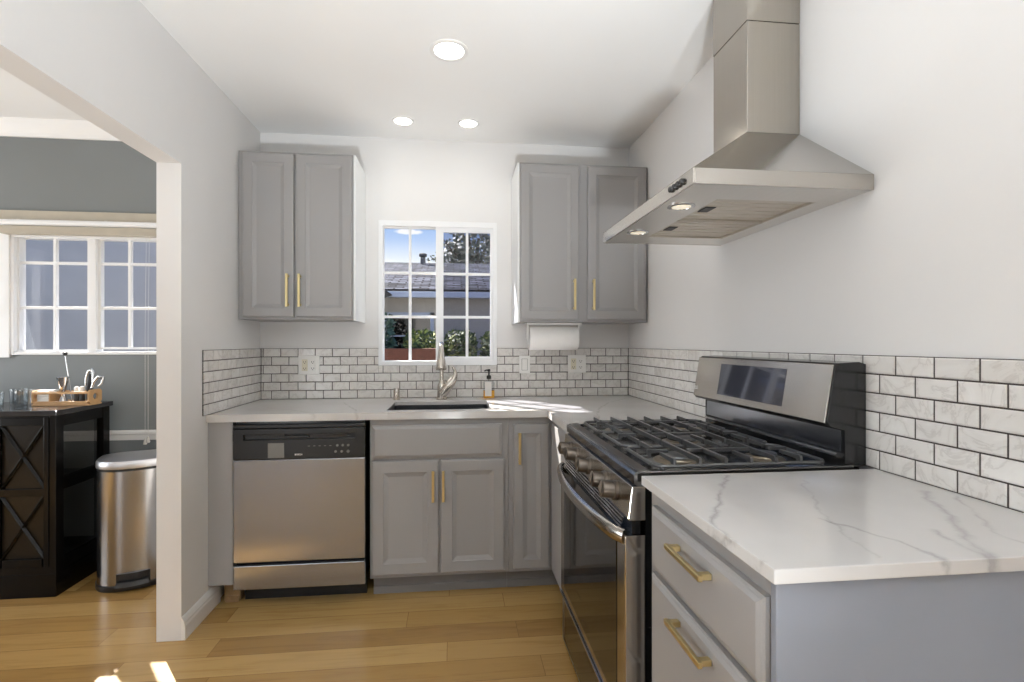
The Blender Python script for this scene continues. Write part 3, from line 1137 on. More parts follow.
lv = [(fx + 0.004, fy - 0.012, 0.945), (fx + 0.022, fy - 0.014, 0.972), (fx + 0.048, fy - 0.014, 1.004), (fx + 0.070, fy - 0.014, 1.034),
      (fx + 0.080, fy - 0.014, 1.062), (fx + 0.077, fy - 0.014, 1.086), (fx + 0.064, fy - 0.014, 1.108)]
MB().tube(lv, [0.026, 0.028, 0.026, 0.021, 0.014, 0.009, 0.0065], 14).build('lever', M_NICKEL, fa, True)

o = MB().lathe((-0.332, 2.99, ZC), [(0.022, 0), (0.022, 0.004), (0.0178, 0.006), (0.0178, 0.062), (0.0165, 0.067), (0.0, 0.067)], 24, cap=False).build('air_gap', M_NICKEL, None, True, at=(-0.332, 2.99, ZC))
tag(o, 'small nickel air gap cylinder left of the faucet', 'air gap')

# soap bottle
bx_, by_ = 0.214, 3.045
sb = thing('soap_bottle', 'amber hand soap bottle with black pump at the back of the worktop', 'soap bottle', (bx_, by_, ZC))
def ov(rx, ry, z, n=24, p=3.2):
    out = []
    for k in range(n):
        t = 2 * PI * k / n
        c, s_ = math.cos(t), math.sin(t)
        out.append((bx_ + rx * math.copysign(abs(c) ** (2 / p), c), by_ + ry * math.copysign(abs(s_) ** (2 / p), s_), ZC + z))
    return out
MB().rings([ov(0.030, 0.020, 0), ov(0.034, 0.024, 0.004), ov(0.034, 0.024, 0.045)]).build('soap', M_AMBER, sb, True)
MB().rings([ov(0.034, 0.024, 0.0452), ov(0.034, 0.024, 0.088), ov(0.029, 0.020, 0.100), ov(0.012, 0.012, 0.108), ov(0.012, 0.012, 0.115)]).build('bottle', M_TUMBLER, sb, True)
MB().rings([[(bx_ + x, by_ - 0.0245 - dd, ZC + z) for x, z in ((-0.026, 0.012), (0.014, 0.012), (0.014, 0.098), (-0.026, 0.098))] for dd in (0, 0.0008)]).build('bottle_label', M_LABEL, sb)
m = MB()
m.lathe((bx_, by_, ZC), [(0.0145, 0.115), (0.0145, 0.130), (0.011, 0.136), (0.005, 0.138), (0.005, 0.158), (0.009, 0.160), (0.009, 0.172), (0.007, 0.174)], 18)
m.tube([(bx_, by_, ZC + 0.167), (bx_ - 0.018, by_ - 0.006, ZC + 0.168), (bx_ - 0.028, by_ - 0.009, ZC + 0.162)], [0.005, 0.0045, 0.004], 10)
m.build('pump', M_CANBLACK, sb, True)

# outlets and switch on the tiles
def wall_plate(cx_, cz, w, h, label, devices, name, cat, group=None):
    y = D - 0.0085
    r = thing(name, label, cat, (cx_, y, cz - h / 2), group)
    MB().box(cx_ - w / 2, cx_ + w / 2, y - 0.006, y, cz - h / 2, cz + h / 2, 0.003).build('cover_plate', M_PLASTIC, r)
    for dx, kind, mt in devices:
        x = cx_ + dx
        m_ = MB().box(x - 0.0165, x + 0.0165, y - 0.009, y - 0.0055, cz - 0.034, cz + 0.034, 0.0015)
        dv = m_.build('rocker' if kind == 's' else 'receptacle', mt, r)
        if kind == 'o':
            for s_ in (-1, 1):
                q = MB()
                zz = cz + s_ * 0.019
                q.box(x - 0.0075, x - 0.005, y - 0.0095, y - 0.0088, zz - 0.004, zz + 0.005)
                q.box(x + 0.005, x + 0.0075, y - 0.0095, y - 0.0088, zz - 0.003, zz + 0.005)
                q.box(x - 0.0025, x + 0.0025, y - 0.0095, y - 0.0088, zz - 0.010, zz - 0.006)
                q.build('socket_slots', M_SLOT, dv)
        else:
            MB().box(x - 0.0185, x + 0.0185, y - 0.0066, y - 0.0055, cz - 0.036, cz + 0.036).build('rocker_surround', M_DKPANEL, r)
            MB().box(x - 0.013, x + 0.013, y - 0.0115, y - 0.0088, cz - 0.028, cz + 0.002, 0.001).build('paddle', mt, dv)
    return r


wall_plate(-0.855, 1.115, 0.122, 0.112, 'white double outlet plate on the tiles below the left cabinet', ((-0.023, 'o', M_IVORY), (0.023, 'o', M_PLASTIC)), 'outlet_plate', 'outlet', 'outlets on the tiles')
wall_plate(0.772, 1.115, 0.115, 0.112, 'white double outlet plate on the tiles right of the paper towels', ((-0.023, 'o', M_IVORY), (0.023, 'o', M_PLASTIC)), 'outlet_plate', 'outlet', 'outlets on the tiles')
wall_plate(0.439, 1.113, 0.068, 0.110, 'white single rocker switch plate on the tiles near the window', ((0, 's', M_PLASTIC),), 'switch_plate', 'light switch')

# paper towels
ph = thing('paper_towel_holder', 'white wall-hung paper towel holder under the right upper cabinet', 'paper towel holder', (0.585, 2.93, 1.365))
MB().box(0.425, 0.745, 2.86, 3.00, 1.352, 1.3645, 0.002).build('mount_plate', M_PLASTIC, ph)
for xx in (0.430, 0.732):
    MB().prism([(2.90, 1.353), (2.96, 1.353), (2.945, 1.27), (2.915, 1.27)], 'x', xx, xx + 0.007, 0.001).build('arm', M_PLASTIC, ph)
o = MB().lathe((0.440, 2.93, 1.276), [(0.018, 0.0), (0.070, 0.0), (0.071, 0.003), (0.071, 0.286), (0.070, 0.289), (0.018, 0.289)], 32, 'x').build('paper_towel_roll', M_PAPER, None, True, at=(0.440, 2.93, 1.276))
tag(o, 'white paper towel roll hanging under the right upper cabinet', 'paper towels')

# ------------------------------------------------------------------ dishwasher
dw = thing('dishwasher', 'stainless dishwasher with black control strip under the left worktop', 'dishwasher', (-0.72, 2.45, 0.0))
x0, x1 = -1.0175, -0.4195
MB().box(x0 + 0.004, x1 - 0.004, 2.475, 3.02, 0.105, 0.876).box(x0 + 0.01, x1 - 0.01, 2.56, 2.58, 0, 0.105).build('tub', M_BLACK, dw)
m = MB()
m.box(x0, x1, 2.452, 2.474, 0.847, 0.864, 0.003)
m.box(x0, x1, 2.447, 2.474, 0.818, 0.845, 0.003)
m.box(x0, x1, 2.447, 2.474, 0.703, 0.794, 0.003)
m.box(x0, x0 + 0.045, 2.447, 2.474, 0.79, 0.822).box(x1 - 0.045, x1, 2.447, 2.474, 0.79, 0.822)
m.box(x0 + 0.04, x1 - 0.04, 2.462, 2.474, 0.79, 0.822)
m.box(x0 + 0.13, x0 + 0.23, 2.452, 2.465, 0.807, 0.819, 0.002).box(x0 + 0.34, x1 - 0.08, 2.452, 2.465, 0.806, 0.819, 0.002)
m.box(x0 + 0.23, x0 + 0.34, 2.448, 2.465, 0.800, 0.812, 0.003)
cp = m.build('control_strip', M_DWPANEL, dw)
m = MB()
for k in range(5):
    xx = x0 + 0.340 + 0.0245 * k
    m.box(xx - 0.005, xx + 0.005, 2.4462, 2.4475, 0.760, 0.763)
m.build('indicator_marks', M_DKPANEL, cp)
for (xx, zz) in ((0.470, 0.762), (0.495, 0.762), (0.520, 0.762), (0.462, 0.733), (0.490, 0.733)):
    MB().lathe((x0 + xx, 2.4475, zz), [(0.006, 0), (0.006, -0.002), (0.0045, -0.003)], 12, 'y').build('button', M_DKPANEL, cp, True)
MB().lathe((x0 + 0.520, 2.4475, 0.733), [(0.009, 0), (0.009, -0.002), (0.0065, -0.0022)], 4, 'y').build('button', M_DKPANEL, cp)
o = MB().box(x0 + 0.155, x0 + 0.228, 2.4462, 2.4478, 0.709, 0.778).build('sticker', M_DKPANEL, cp)
o['label'] = 'pale grey sticker on the control strip'
lettering('badge', 'BOSCH', 0.0105, M_PLASTIC, cp, Vector((x0 + 0.293, 2.4466, 0.7225)), Matrix.Rotation(PI / 2, 3, 'X'), 0.0004, 0.0003)
MB().box(x0, x1, 2.4465, 2.474, 0.2235, 0.7015, 0.004).build('door', M_STEEL, dw)
MB().box(x0, x1, 2.449, 2.474, 0.0965, 0.2075, 0.004).build('kick_panel', M_STEEL, dw)

# ------------------------------------------------------------------ gas range
RY0, RY1 = 1.2255, 1.984
rg = thing('gas_range', 'stainless and black five-burner gas range on the right wall', 'range', (0.78, 1.605, 0))
MB().box(0.486, 1.075, RY0 + 0.004, RY1 - 0.004, 0.03, 0.884).build('body', M_BLACK, rg)
for xx in (0.52, 1.03):
    for yy in (RY0 + 0.05, RY1 - 0.05):
        MB().lathe((xx, yy, 0), [(0.016, 0), (0.016, 0.008), (0.010, 0.010), (0.010, 0.032)], 12).build('foot', M_BLACK, rg)
# cooktop with rolled front edge
m = MB()
m.prism([(0.462, 0.884), (0.455, 0.890), (0.453, 0.912), (0.458, 0.919), (0.468, 0.922), (0.492, 0.922), (0.50, 0.915), (1.04, 0.915), (1.075, 0.915), (1.075, 0.884)], 'y', RY0, RY1)
m.box(0.492, 1.06, RY0, RY0 + 0.020, 0.914, 0.9215, 0.003).box(0.492, 1.06, RY1 - 0.020, RY1, 0.914, 0.9215, 0.003)
ct = m.build('cooktop', M_COOK, rg)
MB().prism([(0.4635, 0.9215), (0.466, 0.9235), (0.494, 0.9235), (0.4955, 0.9215)], 'y', RY0 + 0.003, RY1 - 0.003).build('front_rim', M_STEELDK, ct)
# sloped control panel
cpn = MB().prism([(0.4840, 0.8835), (0.4490, 0.8835), (0.4380, 0.802), (0.4410, 0.797), (0.4840, 0.797)], 'y', RY0, RY1, 0.002).build('control_panel', M_STEELY, rg)
nrm = Vector((-1, 0, 0.14)).normalized()
for yy in (1.340, 1.440, 1.612, 1.780, 1.880):
    c = Vector((0.4425, yy, 0.842))
    prof = [(0.027, -0.002), (0.027, 0.006), (0.0235, 0.009), (0.0235, 0.036), (0.021, 0.040)]
    kb = MB().tube([c + nrm * h for r_, h in prof], [r_ for r_, h in prof], 24).build('knob', M_KNOB, rg, True)
    g_ = MB()
    a, b = c + nrm * 0.036 + Vector((0, 0, 0.022)), c + nrm * 0.036 - Vector((0, 0, 0.022))
    g_.tube([a, a.lerp(b, 0.5) + nrm * 0.007, b], [0.005, 0.007, 0.005], 8).build('grip', M_KNOB, kb, True)
# vent slats above the door
vt = MB().box(0.450, 0.472, RY0 + 0.004, RY1 - 0.004, 0.762, 0.797).build('vent', M_BLACK, rg)
for xx, zz in ((0.4335, 0.7665), (0.4365, 0.7745), (0.4395, 0.7825), (0.4425, 0.7905)):
    MB().tube([(xx, RY0 + 0.05, zz), (xx, RY1 - 0.05, zz)], 0.0026, 8).build('slat', M_CHROME, vt, True)
# oven door
dz0, dz1 = 0.262, 0.760
m = MB()
m.box(0.430, 0.484, RY0, RY0 + 0.062, dz0, dz1, 0.003).box(0.430, 0.484, RY1 - 0.062, RY1, dz0, dz1, 0.003)
m.box(0.430, 0.471, RY0 + 0.0622, RY1 - 0.0622, dz0, dz0 + 0.03, 0.002)
od = m.build('oven_door', M_STEELY, rg)
MB().box(0.4285, 0.468, RY0 + 0.0625, RY1 - 0.0625, dz0 + 0.0305, dz1, 0.003).build('oven_window', M_BLACKGLASS, od)
pts, rad = [], []
for k in range(25):
    t = k / 24
    y = RY0 + 0.012 + (RY1 - RY0 - 0.024) * t
    pts.append((0.434 - 0.052 * math.sin(PI * t) ** 0.6, y, 0.752 + 0.004 * math.sin(PI * t)))
MB().tube(pts, 0.0145, 12, (1.35, 0.8)).build('oven_handle', M_STEELY, od, True)
# warming drawer
m = MB().box(0.436, 0.484, RY0, RY1, 0.06, 0.246, 0.004)
dwr = m.build('storage_drawer', M_STEELDK, rg)
MB().prism([(0.430, 0.247), (0.424, 0.252), (0.424, 0.257), (0.484, 0.257), (0.484, 0.247)], 'y', RY0 + 0.001, RY1 - 0.001).build('drawer_lip', M_CHROME, dwr)
MB().box(0.4345, 0.4361, RY0 + 0.04, RY1 - 0.04, 0.075, 0.235).build('drawer_face', M_BLACKGLASS, dwr)
# burners
for (bx, by, br) in ((0.63, 1.36, 0.045), (0.89, 1.36, 0.036), (0.76, 1.605, 0.048), (0.63, 1.85, 0.036), (0.89, 1.85, 0.042)):
    b = MB().lathe((bx, by, 0.9148), [(br + 0.022, 0), (br + 0.018, 0.003), (br + 0.004, 0.005), (br + 0.002, 0.009), (br - 0.006, 0.010)], 28).build('burner', M_BURNER, rg, True)
    MB().lathe((bx, by, 0.9248), [(br - 0.002, 0), (br, 0.003), (br - 0.002, 0.007), (br * 0.6, 0.0085), (0.0, 0.009)], 28, cap=False).build('burner_cap', M_IRON, b, True)
# grates
def grate(yc, w):
    m = MB()
    a, b = yc - w / 2, yc + w / 2
    x0_, x1_ = 0.517, 0.995
    s_ = 0.0045
    # low rail with rounded corners
    loop = rrect(x0_, x1_, a + 0.004, b - 0.004, 0.03, 0.929, 5)
    loop.append(loop[0])
    m.tube([Vector(p) for p in loop], 0.0052, 8, cap=False)
    for i_, xx in enumerate((0.566, 0.636, 0.706, 0.776, 0.846, 0.916)):
        outline = lambda e0, e1, sg: [(e0, 0.925), (e0 + sg * 0.009, 0.925), (e0 + sg * 0.016, 0.9385), (e1, 0.9385), (e1, 0.9475), (e0 + sg * 0.005, 0.9490), (e0, 0.945)]
        if i_ in (1, 2, 4):
            m.prism([(a, 0.925), (a + 0.009, 0.925), (a + 0.016, 0.9385), (b - 0.016, 0.9385), (b - 0.009, 0.925), (b, 0.925), (b, 0.945), (b - 0.005, 0.949), (a + 0.005, 0.949), (a, 0.945)], 'x', xx - s_, xx + s_, 0.0012)
        else:
            for e0, e1 in ((a, a + w * 0.36), (b, b - w * 0.36)):
                m.prism(outline(e0, e1, 1 if e1 > e0 else -1), 'x', xx - s_, xx + s_, 0.0012)
    m.box(0.545, 0.600, yc - s_, yc + s_, 0.9385, 0.9475, 0.0012).box(0.655, 0.850, yc - s_, yc + s_, 0.9385, 0.9475, 0.0012).box(0.905, 0.950, yc - s_, yc + s_, 0.9385, 0.9475, 0.0012)
    m.box(0.540, 0.549, yc - s_, yc + s_, 0.925, 0.9475).box(0.946, 0.955, yc - s_, yc + s_, 0.925, 0.9475)
    m.tube([(x0_, yc, 0.929), (0.55, yc, 0.929)], 0.0045, 8).tube([(0.945, yc, 0.929), (x1_, yc, 0.929)], 0.0045, 8)
    for xx in (x0_ + 0.014, x1_ - 0.024):
        for yy in (a + 0.002, b - 0.012):
            m.box(xx, xx + 0.010, yy, yy + 0.010, 0.9152, 0.929)
    return m.build('grate', M_IRON, rg)
for yc in (1.356, 1.605, 1.854):
    grate(yc, 0.241)
# backguard
prof = [(1.042, 0.916), (1.044, 1.014), (1.000, 1.022), (0.992, 1.034), (1.016, 1.182), (1.026, 1.193), (1.085, 1.196), (1.105, 1.190), (1.105, 0.916)]
bg = MB().prism([(x - 0.0, z) for x, z in prof], 'y', RY0 + 0.012, RY1, 0.002).build('backguard', M_BLACK, rg)
def gp(s_, off):
    """Point on the sloped console face: s_ from 0 (bottom) to 1 (top)."""
    n = Vector((-0.148, 0, 0.024)).normalized()
    p = Vector((0.992, 0, 1.034)).lerp(Vector((1.016, 0, 1.182)), s_)
    return p + n * off
def face_plate(s0, s1, y0, y1, o0, o1, bev=0.002):
    m = MB()
    vs = []
    a, b = gp(s0, o0), gp(s1, o0)
    c, d = gp(s1, o1), gp(s0, o1)
    m.prism([(a.x, a.z), (b.x, b.z), (c.x, c.z), (d.x, d.z)], 'y', y0, y1, bev)
    return m
m = face_plate(-0.02, 1.04, RY0 + 0.018, RY1 - 0.004, -0.001, 0.004)
cons = m.build('console', M_STEELY, rg)
face_plate(0.13, 0.90, 1.425, 1.800, 0.0035, 0.0052, 0.0008).build('display', M_DISPLAY, cons)
MB().prism([(1.040, 0.934), (1.030, 0.940), (1.030, 0.946), (1.043, 0.950)], 'y', RY0 + 0.03, RY1 - 0.02).build('rear_lip', M_CHROME, bg)
MB().prism([(1.0405, 0.953), (1.0425, 1.010), (1.0445, 1.010), (1.0435, 0.953)], 'y', RY0 + 0.025, RY1 - 0.012).build('riser_plate', M_RISER, bg)
e_ = gp(0.20, 0.0043)
rt = Matrix(((0, 0.160, -0.987), (-1, 0, 0), (0, 0.987, 0.160)))
lettering('badge', 'LG', 0.020, M_BRONZE, cons, Vector((e_.x, 1.965, e_.z)), rt, 0.0005, 0.0004)
# ------------------------------------------------------------------ range hood
hd = thing('range_hood', 'stainless pyramid chimney hood on the wall above the range', 'range hood', (0.95, 1.607, 1.655))
HX0, HY0, HY1, HZ0, HZ1 = 0.608, 1.221, 1.994, 1.655, 1.696
CX0, CY0, CY1 = 0.932, 1.509, 1.717
E_ = XR - 0.0015
# band: four sides and the inward rim under it
m = MB()
m.box(HX0, HX0 + 0.006, HY0, HY1, HZ0, HZ1, 0.001)
m.box(HX0 + 0.006, E_, HY0, HY0 + 0.006, HZ0, HZ1, 0.001).box(HX0 + 0.006, E_, HY1 - 0.006, HY1, HZ0, HZ1, 0.001)
m.build('band', M_STEELY, hd)
m = MB()
m.rings([[(HX0, HY0, HZ1), (E_, HY0, HZ1), (E_, HY1, HZ1), (HX0, HY1, HZ1)],
         [(CX0, CY0, 1.921), (E_, CY0, 1.921), (E_, CY1, 1.921), (CX0, CY1, 1.921)]])
m.build('canopy', M_STEELY, hd)
m = MB().box(CX0, E_, CY0, CY1, 1.9215, 2.278, 0.002)
ch = m.build('chimney', M_STEELV, hd)
MB().box(CX0 - 0.0015, E_, CY0 - 0.0015, CY1 + 0.0015, 2.279, H - 0.001, 0.002).build('upper_sleeve', M_STEELV, ch)
# underside: rim board with two sunken baffle filters
fx0, fx1, fy0, fy1 = 0.745, 1.050, 1.352, 1.868
m = MB()
def und(x0_, x1_, y0_, y1_):
    m.box(x0_, x1_, y0_, y1_, HZ0 + 0.001, HZ0 + 0.006)
und(HX0 + 0.006, fx0, HY0 + 0.006, HY1 - 0.006)
und(fx1, E_, HY0 + 0.006, HY1 - 0.006)
und(fx0, fx1, HY0 + 0.006, fy0)
und(fx0, fx1, fy1, HY1 - 0.006)
us = m.build('underside', M_UNDER_LIT, hd)
ym = (fy0 + fy1) / 2
for a, b in ((fy0, ym - 0.004), (ym + 0.004, fy1)):
    m = MB()
    m.box(fx0, fx1, a, b, HZ0 + 0.009, HZ0 + 0.015)
    m.box(fx0, fx1, a, a + 0.006, HZ0 + 0.0015, HZ0 + 0.009).box(fx0, fx1, b - 0.006, b, HZ0 + 0.0015, HZ0 + 0.009)
    m.box(fx0, fx0 + 0.006, a, b, HZ0 + 0.0015, HZ0 + 0.009).box(fx1 - 0.006, fx1, a, b, HZ0 + 0.0015, HZ0 + 0.009)
    for k in range(6):
        yy = a + 0.022 + k * (b - a - 0.044) / 5
        m.box(fx0 + 0.008, fx1 - 0.008, yy - 0.011, yy + 0.011, HZ0 + 0.0070, HZ0 + 0.0095)
    f = m.build('filter', M_FILTER, hd)
    yy = (a + b) / 2
    q = MB().box(fx0 + 0.02, fx0 + 0.052, yy - 0.028, yy + 0.028, HZ0 + 0.0045, HZ0 + 0.0070, 0.001)
    q.build('latch', M_SLOT, f)
for yy in (1.432, 1.785):
    l = MB().lathe((0.676, yy, HZ0 + 0.0015), [(0.040, 0), (0.040, -0.003), (0.030, -0.005), (0.029, -0.001)], 28, cap=False).build('lamp_ring', M_CHROME, hd, True)
    MB().lathe((0.676, yy, HZ0 - 0.0005), [(0.029, 0.001), (0.026, -0.002), (0.0, -0.003)], 24, cap=False).build('lamp_lens', M_HOODLAMP, l, True)
for k in range(4):
    yy = 1.278 + 0.023 * k
    MB().lathe((HX0, yy, 1.677), [(0.0085, 0.001), (0.0085, -0.006), (0.007, -0.008)], 14, 'x').build('button', M_SLOT, hd, True)

# ------------------------------------------------------------------ recessed ceiling lights
def downlight(x, y, r, label, power):
    t = thing('recessed_light', label, 'ceiling light', (x, y, H), 'recessed lights in the kitchen ceiling')
    MB().lathe((x, y, H - 0.0003), [(r, 0), (r, -0.003), (r * 0.93, -0.006), (r * 0.78, -0.004), (r * 0.75, -0.001)], 40, cap=False).build('trim_ring', M_TRIM, t, True)
    MB().lathe((x, y, H - 0.001), [(r * 0.765, -0.0005), (r * 0.70, -0.003), (r * 0.4, -0.005), (0.0, -0.006)], 32, cap=False).build('lens', M_LAMP, t, True)
    l = bpy.data.lights.new('lamp_glow', 'SPOT')
    l.energy = power
    l.spot_size = R(130)
    l.spot_blend = 0.8
    l.shadow_soft_size = r * 0.6
    l.color = (1, 0.96, 0.9)
    lo = bpy.data.objects.new('lamp_glow', l)
    COL.objects.link(lo)
    lo.location = (0, 0, -0.02)
    lo.parent = t


downlight(-0.019, 2.144, 0.082, 'largest round recessed ceiling light, nearest the camera', 3)
downlight(-0.281, 2.851, 0.062, 'small recessed ceiling light on the left above the sink window', 1.5)
downlight(0.084, 2.843, 0.062, 'small recessed ceiling light on the right above the sink window', 1.5)

# added fill light behind the camera, out of view: it washes the ceiling
ul = thing('added_uplight', 'added black can light on the floor behind the camera, brightens the ceiling', 'added light', (0.50, -1.65, 0))
MB().lathe((0.50, -1.65, 0), [(0.14, 0), (0.145, 0.01), (0.145, 0.24), (0.138, 0.24), (0.12, 0.05), (0.0, 0.05)], 32, cap=False).build('can', M_CANBLACK, ul, True)
MB().lathe((0.50, -1.65, 0.12), [(0.05, -0.07), (0.06, 0.02), (0.0, 0.05)], 24, cap=False).build('bulb', M_LAMP, ul, True)
l = bpy.data.lights.new('fill_light_up', 'SPOT')
l.energy = FILL_UP
l.spot_size = R(136)
l.spot_blend = 0.6
l.shadow_soft_size = 0.11
l.color = (0.88, 0.945, 1.0)
lo = bpy.data.objects.new('fill_light_up', l)
COL.objects.link(lo)
lo.parent = ul
lo.location = (0, 0, 0.36)
lo.rotation_euler = (PI, 0, 0)

# second added fill light, a can tilted towards the ceiling over the sink
tl = thing('added_uplight', 'added black tilted can light behind the camera, brightens the ceiling ahead', 'added light', (-0.02, -0.95, 0))
AIM = (Vector((-0.12, 1.75, 2.49)) - Vector((-0.02, -0.95, 0.30))).normalized()
a_ = Vector((-0.02, -0.95, 0.22))
MB().tube([a_ - AIM * 0.12, a_ - AIM * 0.119, a_ + AIM * 0.10], [0.05, 0.10, 0.105], 28, cap=False).build('can', M_CANBLACK, tl, True)
MB().lathe((-0.02, -0.95, 0), [(0.09, 0), (0.09, 0.01), (0.012, 0.015), (0.012, 0.15)], 24).build('stand', M_CANBLACK, tl, True)
l = bpy.data.lights.new('fill_light_aimed', 'SPOT')
l.energy = FILL_AIMED
l.spot_size = R(64)
l.spot_blend = 1.0
l.shadow_soft_size = 0.10
l.color = (0.92, 0.965, 1.0)
lo = bpy.data.objects.new('fill_light_aimed', l)
COL.objects.link(lo)
lo.parent = tl
lo.location = (a_ + AIM * 0.13) - tl.location
lo.rotation_euler = AIM.to_track_quat('-Z', 'Y').to_euler()

# ------------------------------------------------------------------ dining room things
# bar cabinet
BX1, BY0, BY1, BH = -1.940, 2.683, 3.070, 0.918
BX0 = -2.956
bar = thing('bar_cabinet', 'dark espresso bar cabinet with X-pattern doors beside the trash can', 'cabinet', ((BX0 + BX1) / 2, 2.88, 0))
MB().box(BX0 - 0.015, BX1 + 0.016, BY0 - 0.02, BY1 + 0.004, BH - 0.026, BH, 0.004).build('top', M_TOPDK, bar)
MB().box(BX0, BX1, BY0, BY1, 0.0, 0.115, 0.003).box(BX0 + 0.012, BX1 - 0.012, BY0 + 0.012, BY1 - 0.012, 0.115, 0.130).build('plinth', M_ESPRESSO, bar)
m = MB()
for xx in (BX0, BX1 - 0.05):
    m.box(xx if xx < -2.5 else xx + 0.02, xx + (0.03 if xx < -2.5 else 0.05), BY0, BY0 + 0.05, 0.115, BH - 0.026, 0.002)
    m.box(xx, xx + 0.05, BY1 - 0.05, BY1, 0.115, BH - 0.026, 0.002)
m.box(BX0 + 0.03, BX1 - 0.03, BY0, BY0 + 0.03, BH - 0.034, BH - 0.026).box(BX0 + 0.03, BX1 - 0.03, BY0, BY0 + 0.03, 0.115, 0.15)
m.box(BX0, BX1, BY1 - 0.012, BY1 - 0.004, 0.115, 0.16)
for xx in (BX0 + 0.004, BX1 - 0.034):
    m.box(xx, xx + 0.03, BY0 + 0.05, BY1 - 0.05, BH - 0.085, BH - 0.026)
    m.box(xx, xx + 0.03, BY0 + 0.05, BY1 - 0.05, 0.115, 0.17)
    m.box(xx, xx + 0.03, BY0 + 0.05, BY1 - 0.05, 0.515, 0.575)
m.build('frame', M_ESPRESSO, bar)
o = MB().box(BX1 - 0.022, BX1 - 0.018, BY0 + 0.05, BY1 - 0.05, 0.17, 0.515).box(BX1 - 0.022, BX1 - 0.018, BY0 + 0.05, BY1 - 0.05, 0.575, BH - 0.085).build('side_glass', M_SIDEGLASS, bar)
MB().box(BX0 + 0.05, BX1 - 0.05, BY0 + 0.06, BY1 - 0.06, 0.535, 0.555).build('shelf', M_ESPRESSO, bar)
nd = 4
dwid = 0.239
for k in range(nd):
    a = BX1 - 0.030 - (nd - k) * dwid + 0.002
    b = a + dwid - 0.004
    za, zb = 0.152, BH - 0.036
    y = BY0 - 0.004
    m = MB()
    m.box(a, a + 0.021, y, y + 0.02, za, zb, 0.002).box(b - 0.021, b, y, y + 0.02, za, zb, 0.002)
    m.box(a + 0.02, b - 0.02, y, y + 0.02, zb - 0.04, zb, 0.002).box(a + 0.03, b - 0.03, y, y + 0.02, za, za + 0.04, 0.002)
    zm = (za + zb) / 2
    m.box(a + 0.02, b - 0.02, y, y + 0.02, zm - 0.018, zm + 0.018, 0.002)
    dd = m.build('door', M_ESPRESSO, bar)
    q = MB()
    for z0_, z1_ in ((za + 0.04, zm - 0.018), (zm + 0.018, zb - 0.04)):
        for s_ in (0, 1):
            p0 = Vector((a + 0.021, y + 0.009, z0_ if s_ else z1_))
            p1_ = Vector((b - 0.021, y + 0.009, z1_ if s_ else z0_))
            q.tube([p0, p1_], 0.011, 4, (0.8, 1))
    q.build('lattice', M_ESPRESSO, dd)
    MB().box(a + 0.018, b - 0.018, y + 0.013, y + 0.018, za + 0.035, zb - 0.035).build('panel', M_ESPANEL, dd)
    MB().lathe((b - 0.014 if k % 2 == 0 else a + 0.014, y, 0.60), [(0.006, 0), (0.006, -0.012), (0.010, -0.016), (0.009, -0.022), (0.0, -0.024)], 14, 'y', cap=False).build('knob', M_NICKEL, dd, True)

# trash can: half-round step can turned towards the kitchen
TC = Vector((-1.672, 2.875, 0))
can = thing('trash_can', 'tall stainless steel pedal trash can beside the bar cabinet', 'trash can', TC)
can.rotation_euler = (0, 0, R(22))
def dshape(w, dpt, z, n=36, p=2.6):
    out = []
    for k in range(n):
        t = 2 * PI * k / n
        c, s_ = math.cos(t), math.sin(t)
        ry = dpt if s_ < 0 else dpt * 0.72
        pw = p if s_ < 0 else 4.0
        out.append((w * math.copysign(abs(c) ** (2 / pw), c), ry * math.copysign(abs(s_) ** (2 / pw), s_), z))
    return out
def can_part(name, loops, mat, parent=can, **kw):
    m = MB()
    m.rings(loops, **kw)
    o_ = m.build(name, mat, None, True)
    o_.parent = parent
    return o_
can_part('base_ring', [dshape(0.176, 0.166, 0), dshape(0.178, 0.168, 0.004), dshape(0.178, 0.168, 0.026), dshape(0.172, 0.162, 0.030)], M_CANBLACK)
can_part('body', [dshape(0.172, 0.162, 0.030), dshape(0.172, 0.162, 0.600)], M_CANSTEEL)
can_part('collar', [dshape(0.168, 0.158, 0.600), dshape(0.168, 0.158, 0.612)], M_CANBLACK)
can_part('lid', [dshape(0.174, 0.164, 0.612), dshape(0.176, 0.166, 0.616), dshape(0.176, 0.166, 0.640), dshape(0.170, 0.160, 0.650), dshape(0.13, 0.12, 0.657), dshape(0.05, 0.05, 0.660)], M_CANLID)
m = MB()
for (h0, h1, r0, r1, half) in ((0.014, 0.088, 0.150, 0.1735, 24),):
    ll = []
    for t in range(9):
        a = R(-90 - half + 2 * half * t / 8)
        ca, sa = math.cos(a), math.sin(a)
        ll.append([(r0 * ca, r0 * sa, h0), (r1 * ca, r1 * sa, h0), (r1 * ca, r1 * sa, h1), (r0 * ca, r0 * sa, h1)])
    m.rings(ll)
o = m.build('pedal_housing', M_CANBLACK, None, True)
o.parent = can
m = MB()
loops = []
for t in range(9):
    a = R(-90 - 20 + 40 * t / 8)
    cx_, cy_ = 0.174 * math.cos(a), 0.174 * math.sin(a)
    dx, dy = math.cos(a) * 0.032, math.sin(a) * 0.032
    loops.append([(cx_, cy_, 0.022), (cx_ + dx, cy_ + dy, 0.020), (cx_ + dx * 1.05, cy_ + dy * 1.05, 0.034), (cx_ + dx * 0.6, cy_ + dy * 0.6, 0.052), (cx_, cy_, 0.056)])
m.rings(loops)
o = m.build('pedal', M_CANBLACK, None, True)
o.parent = can

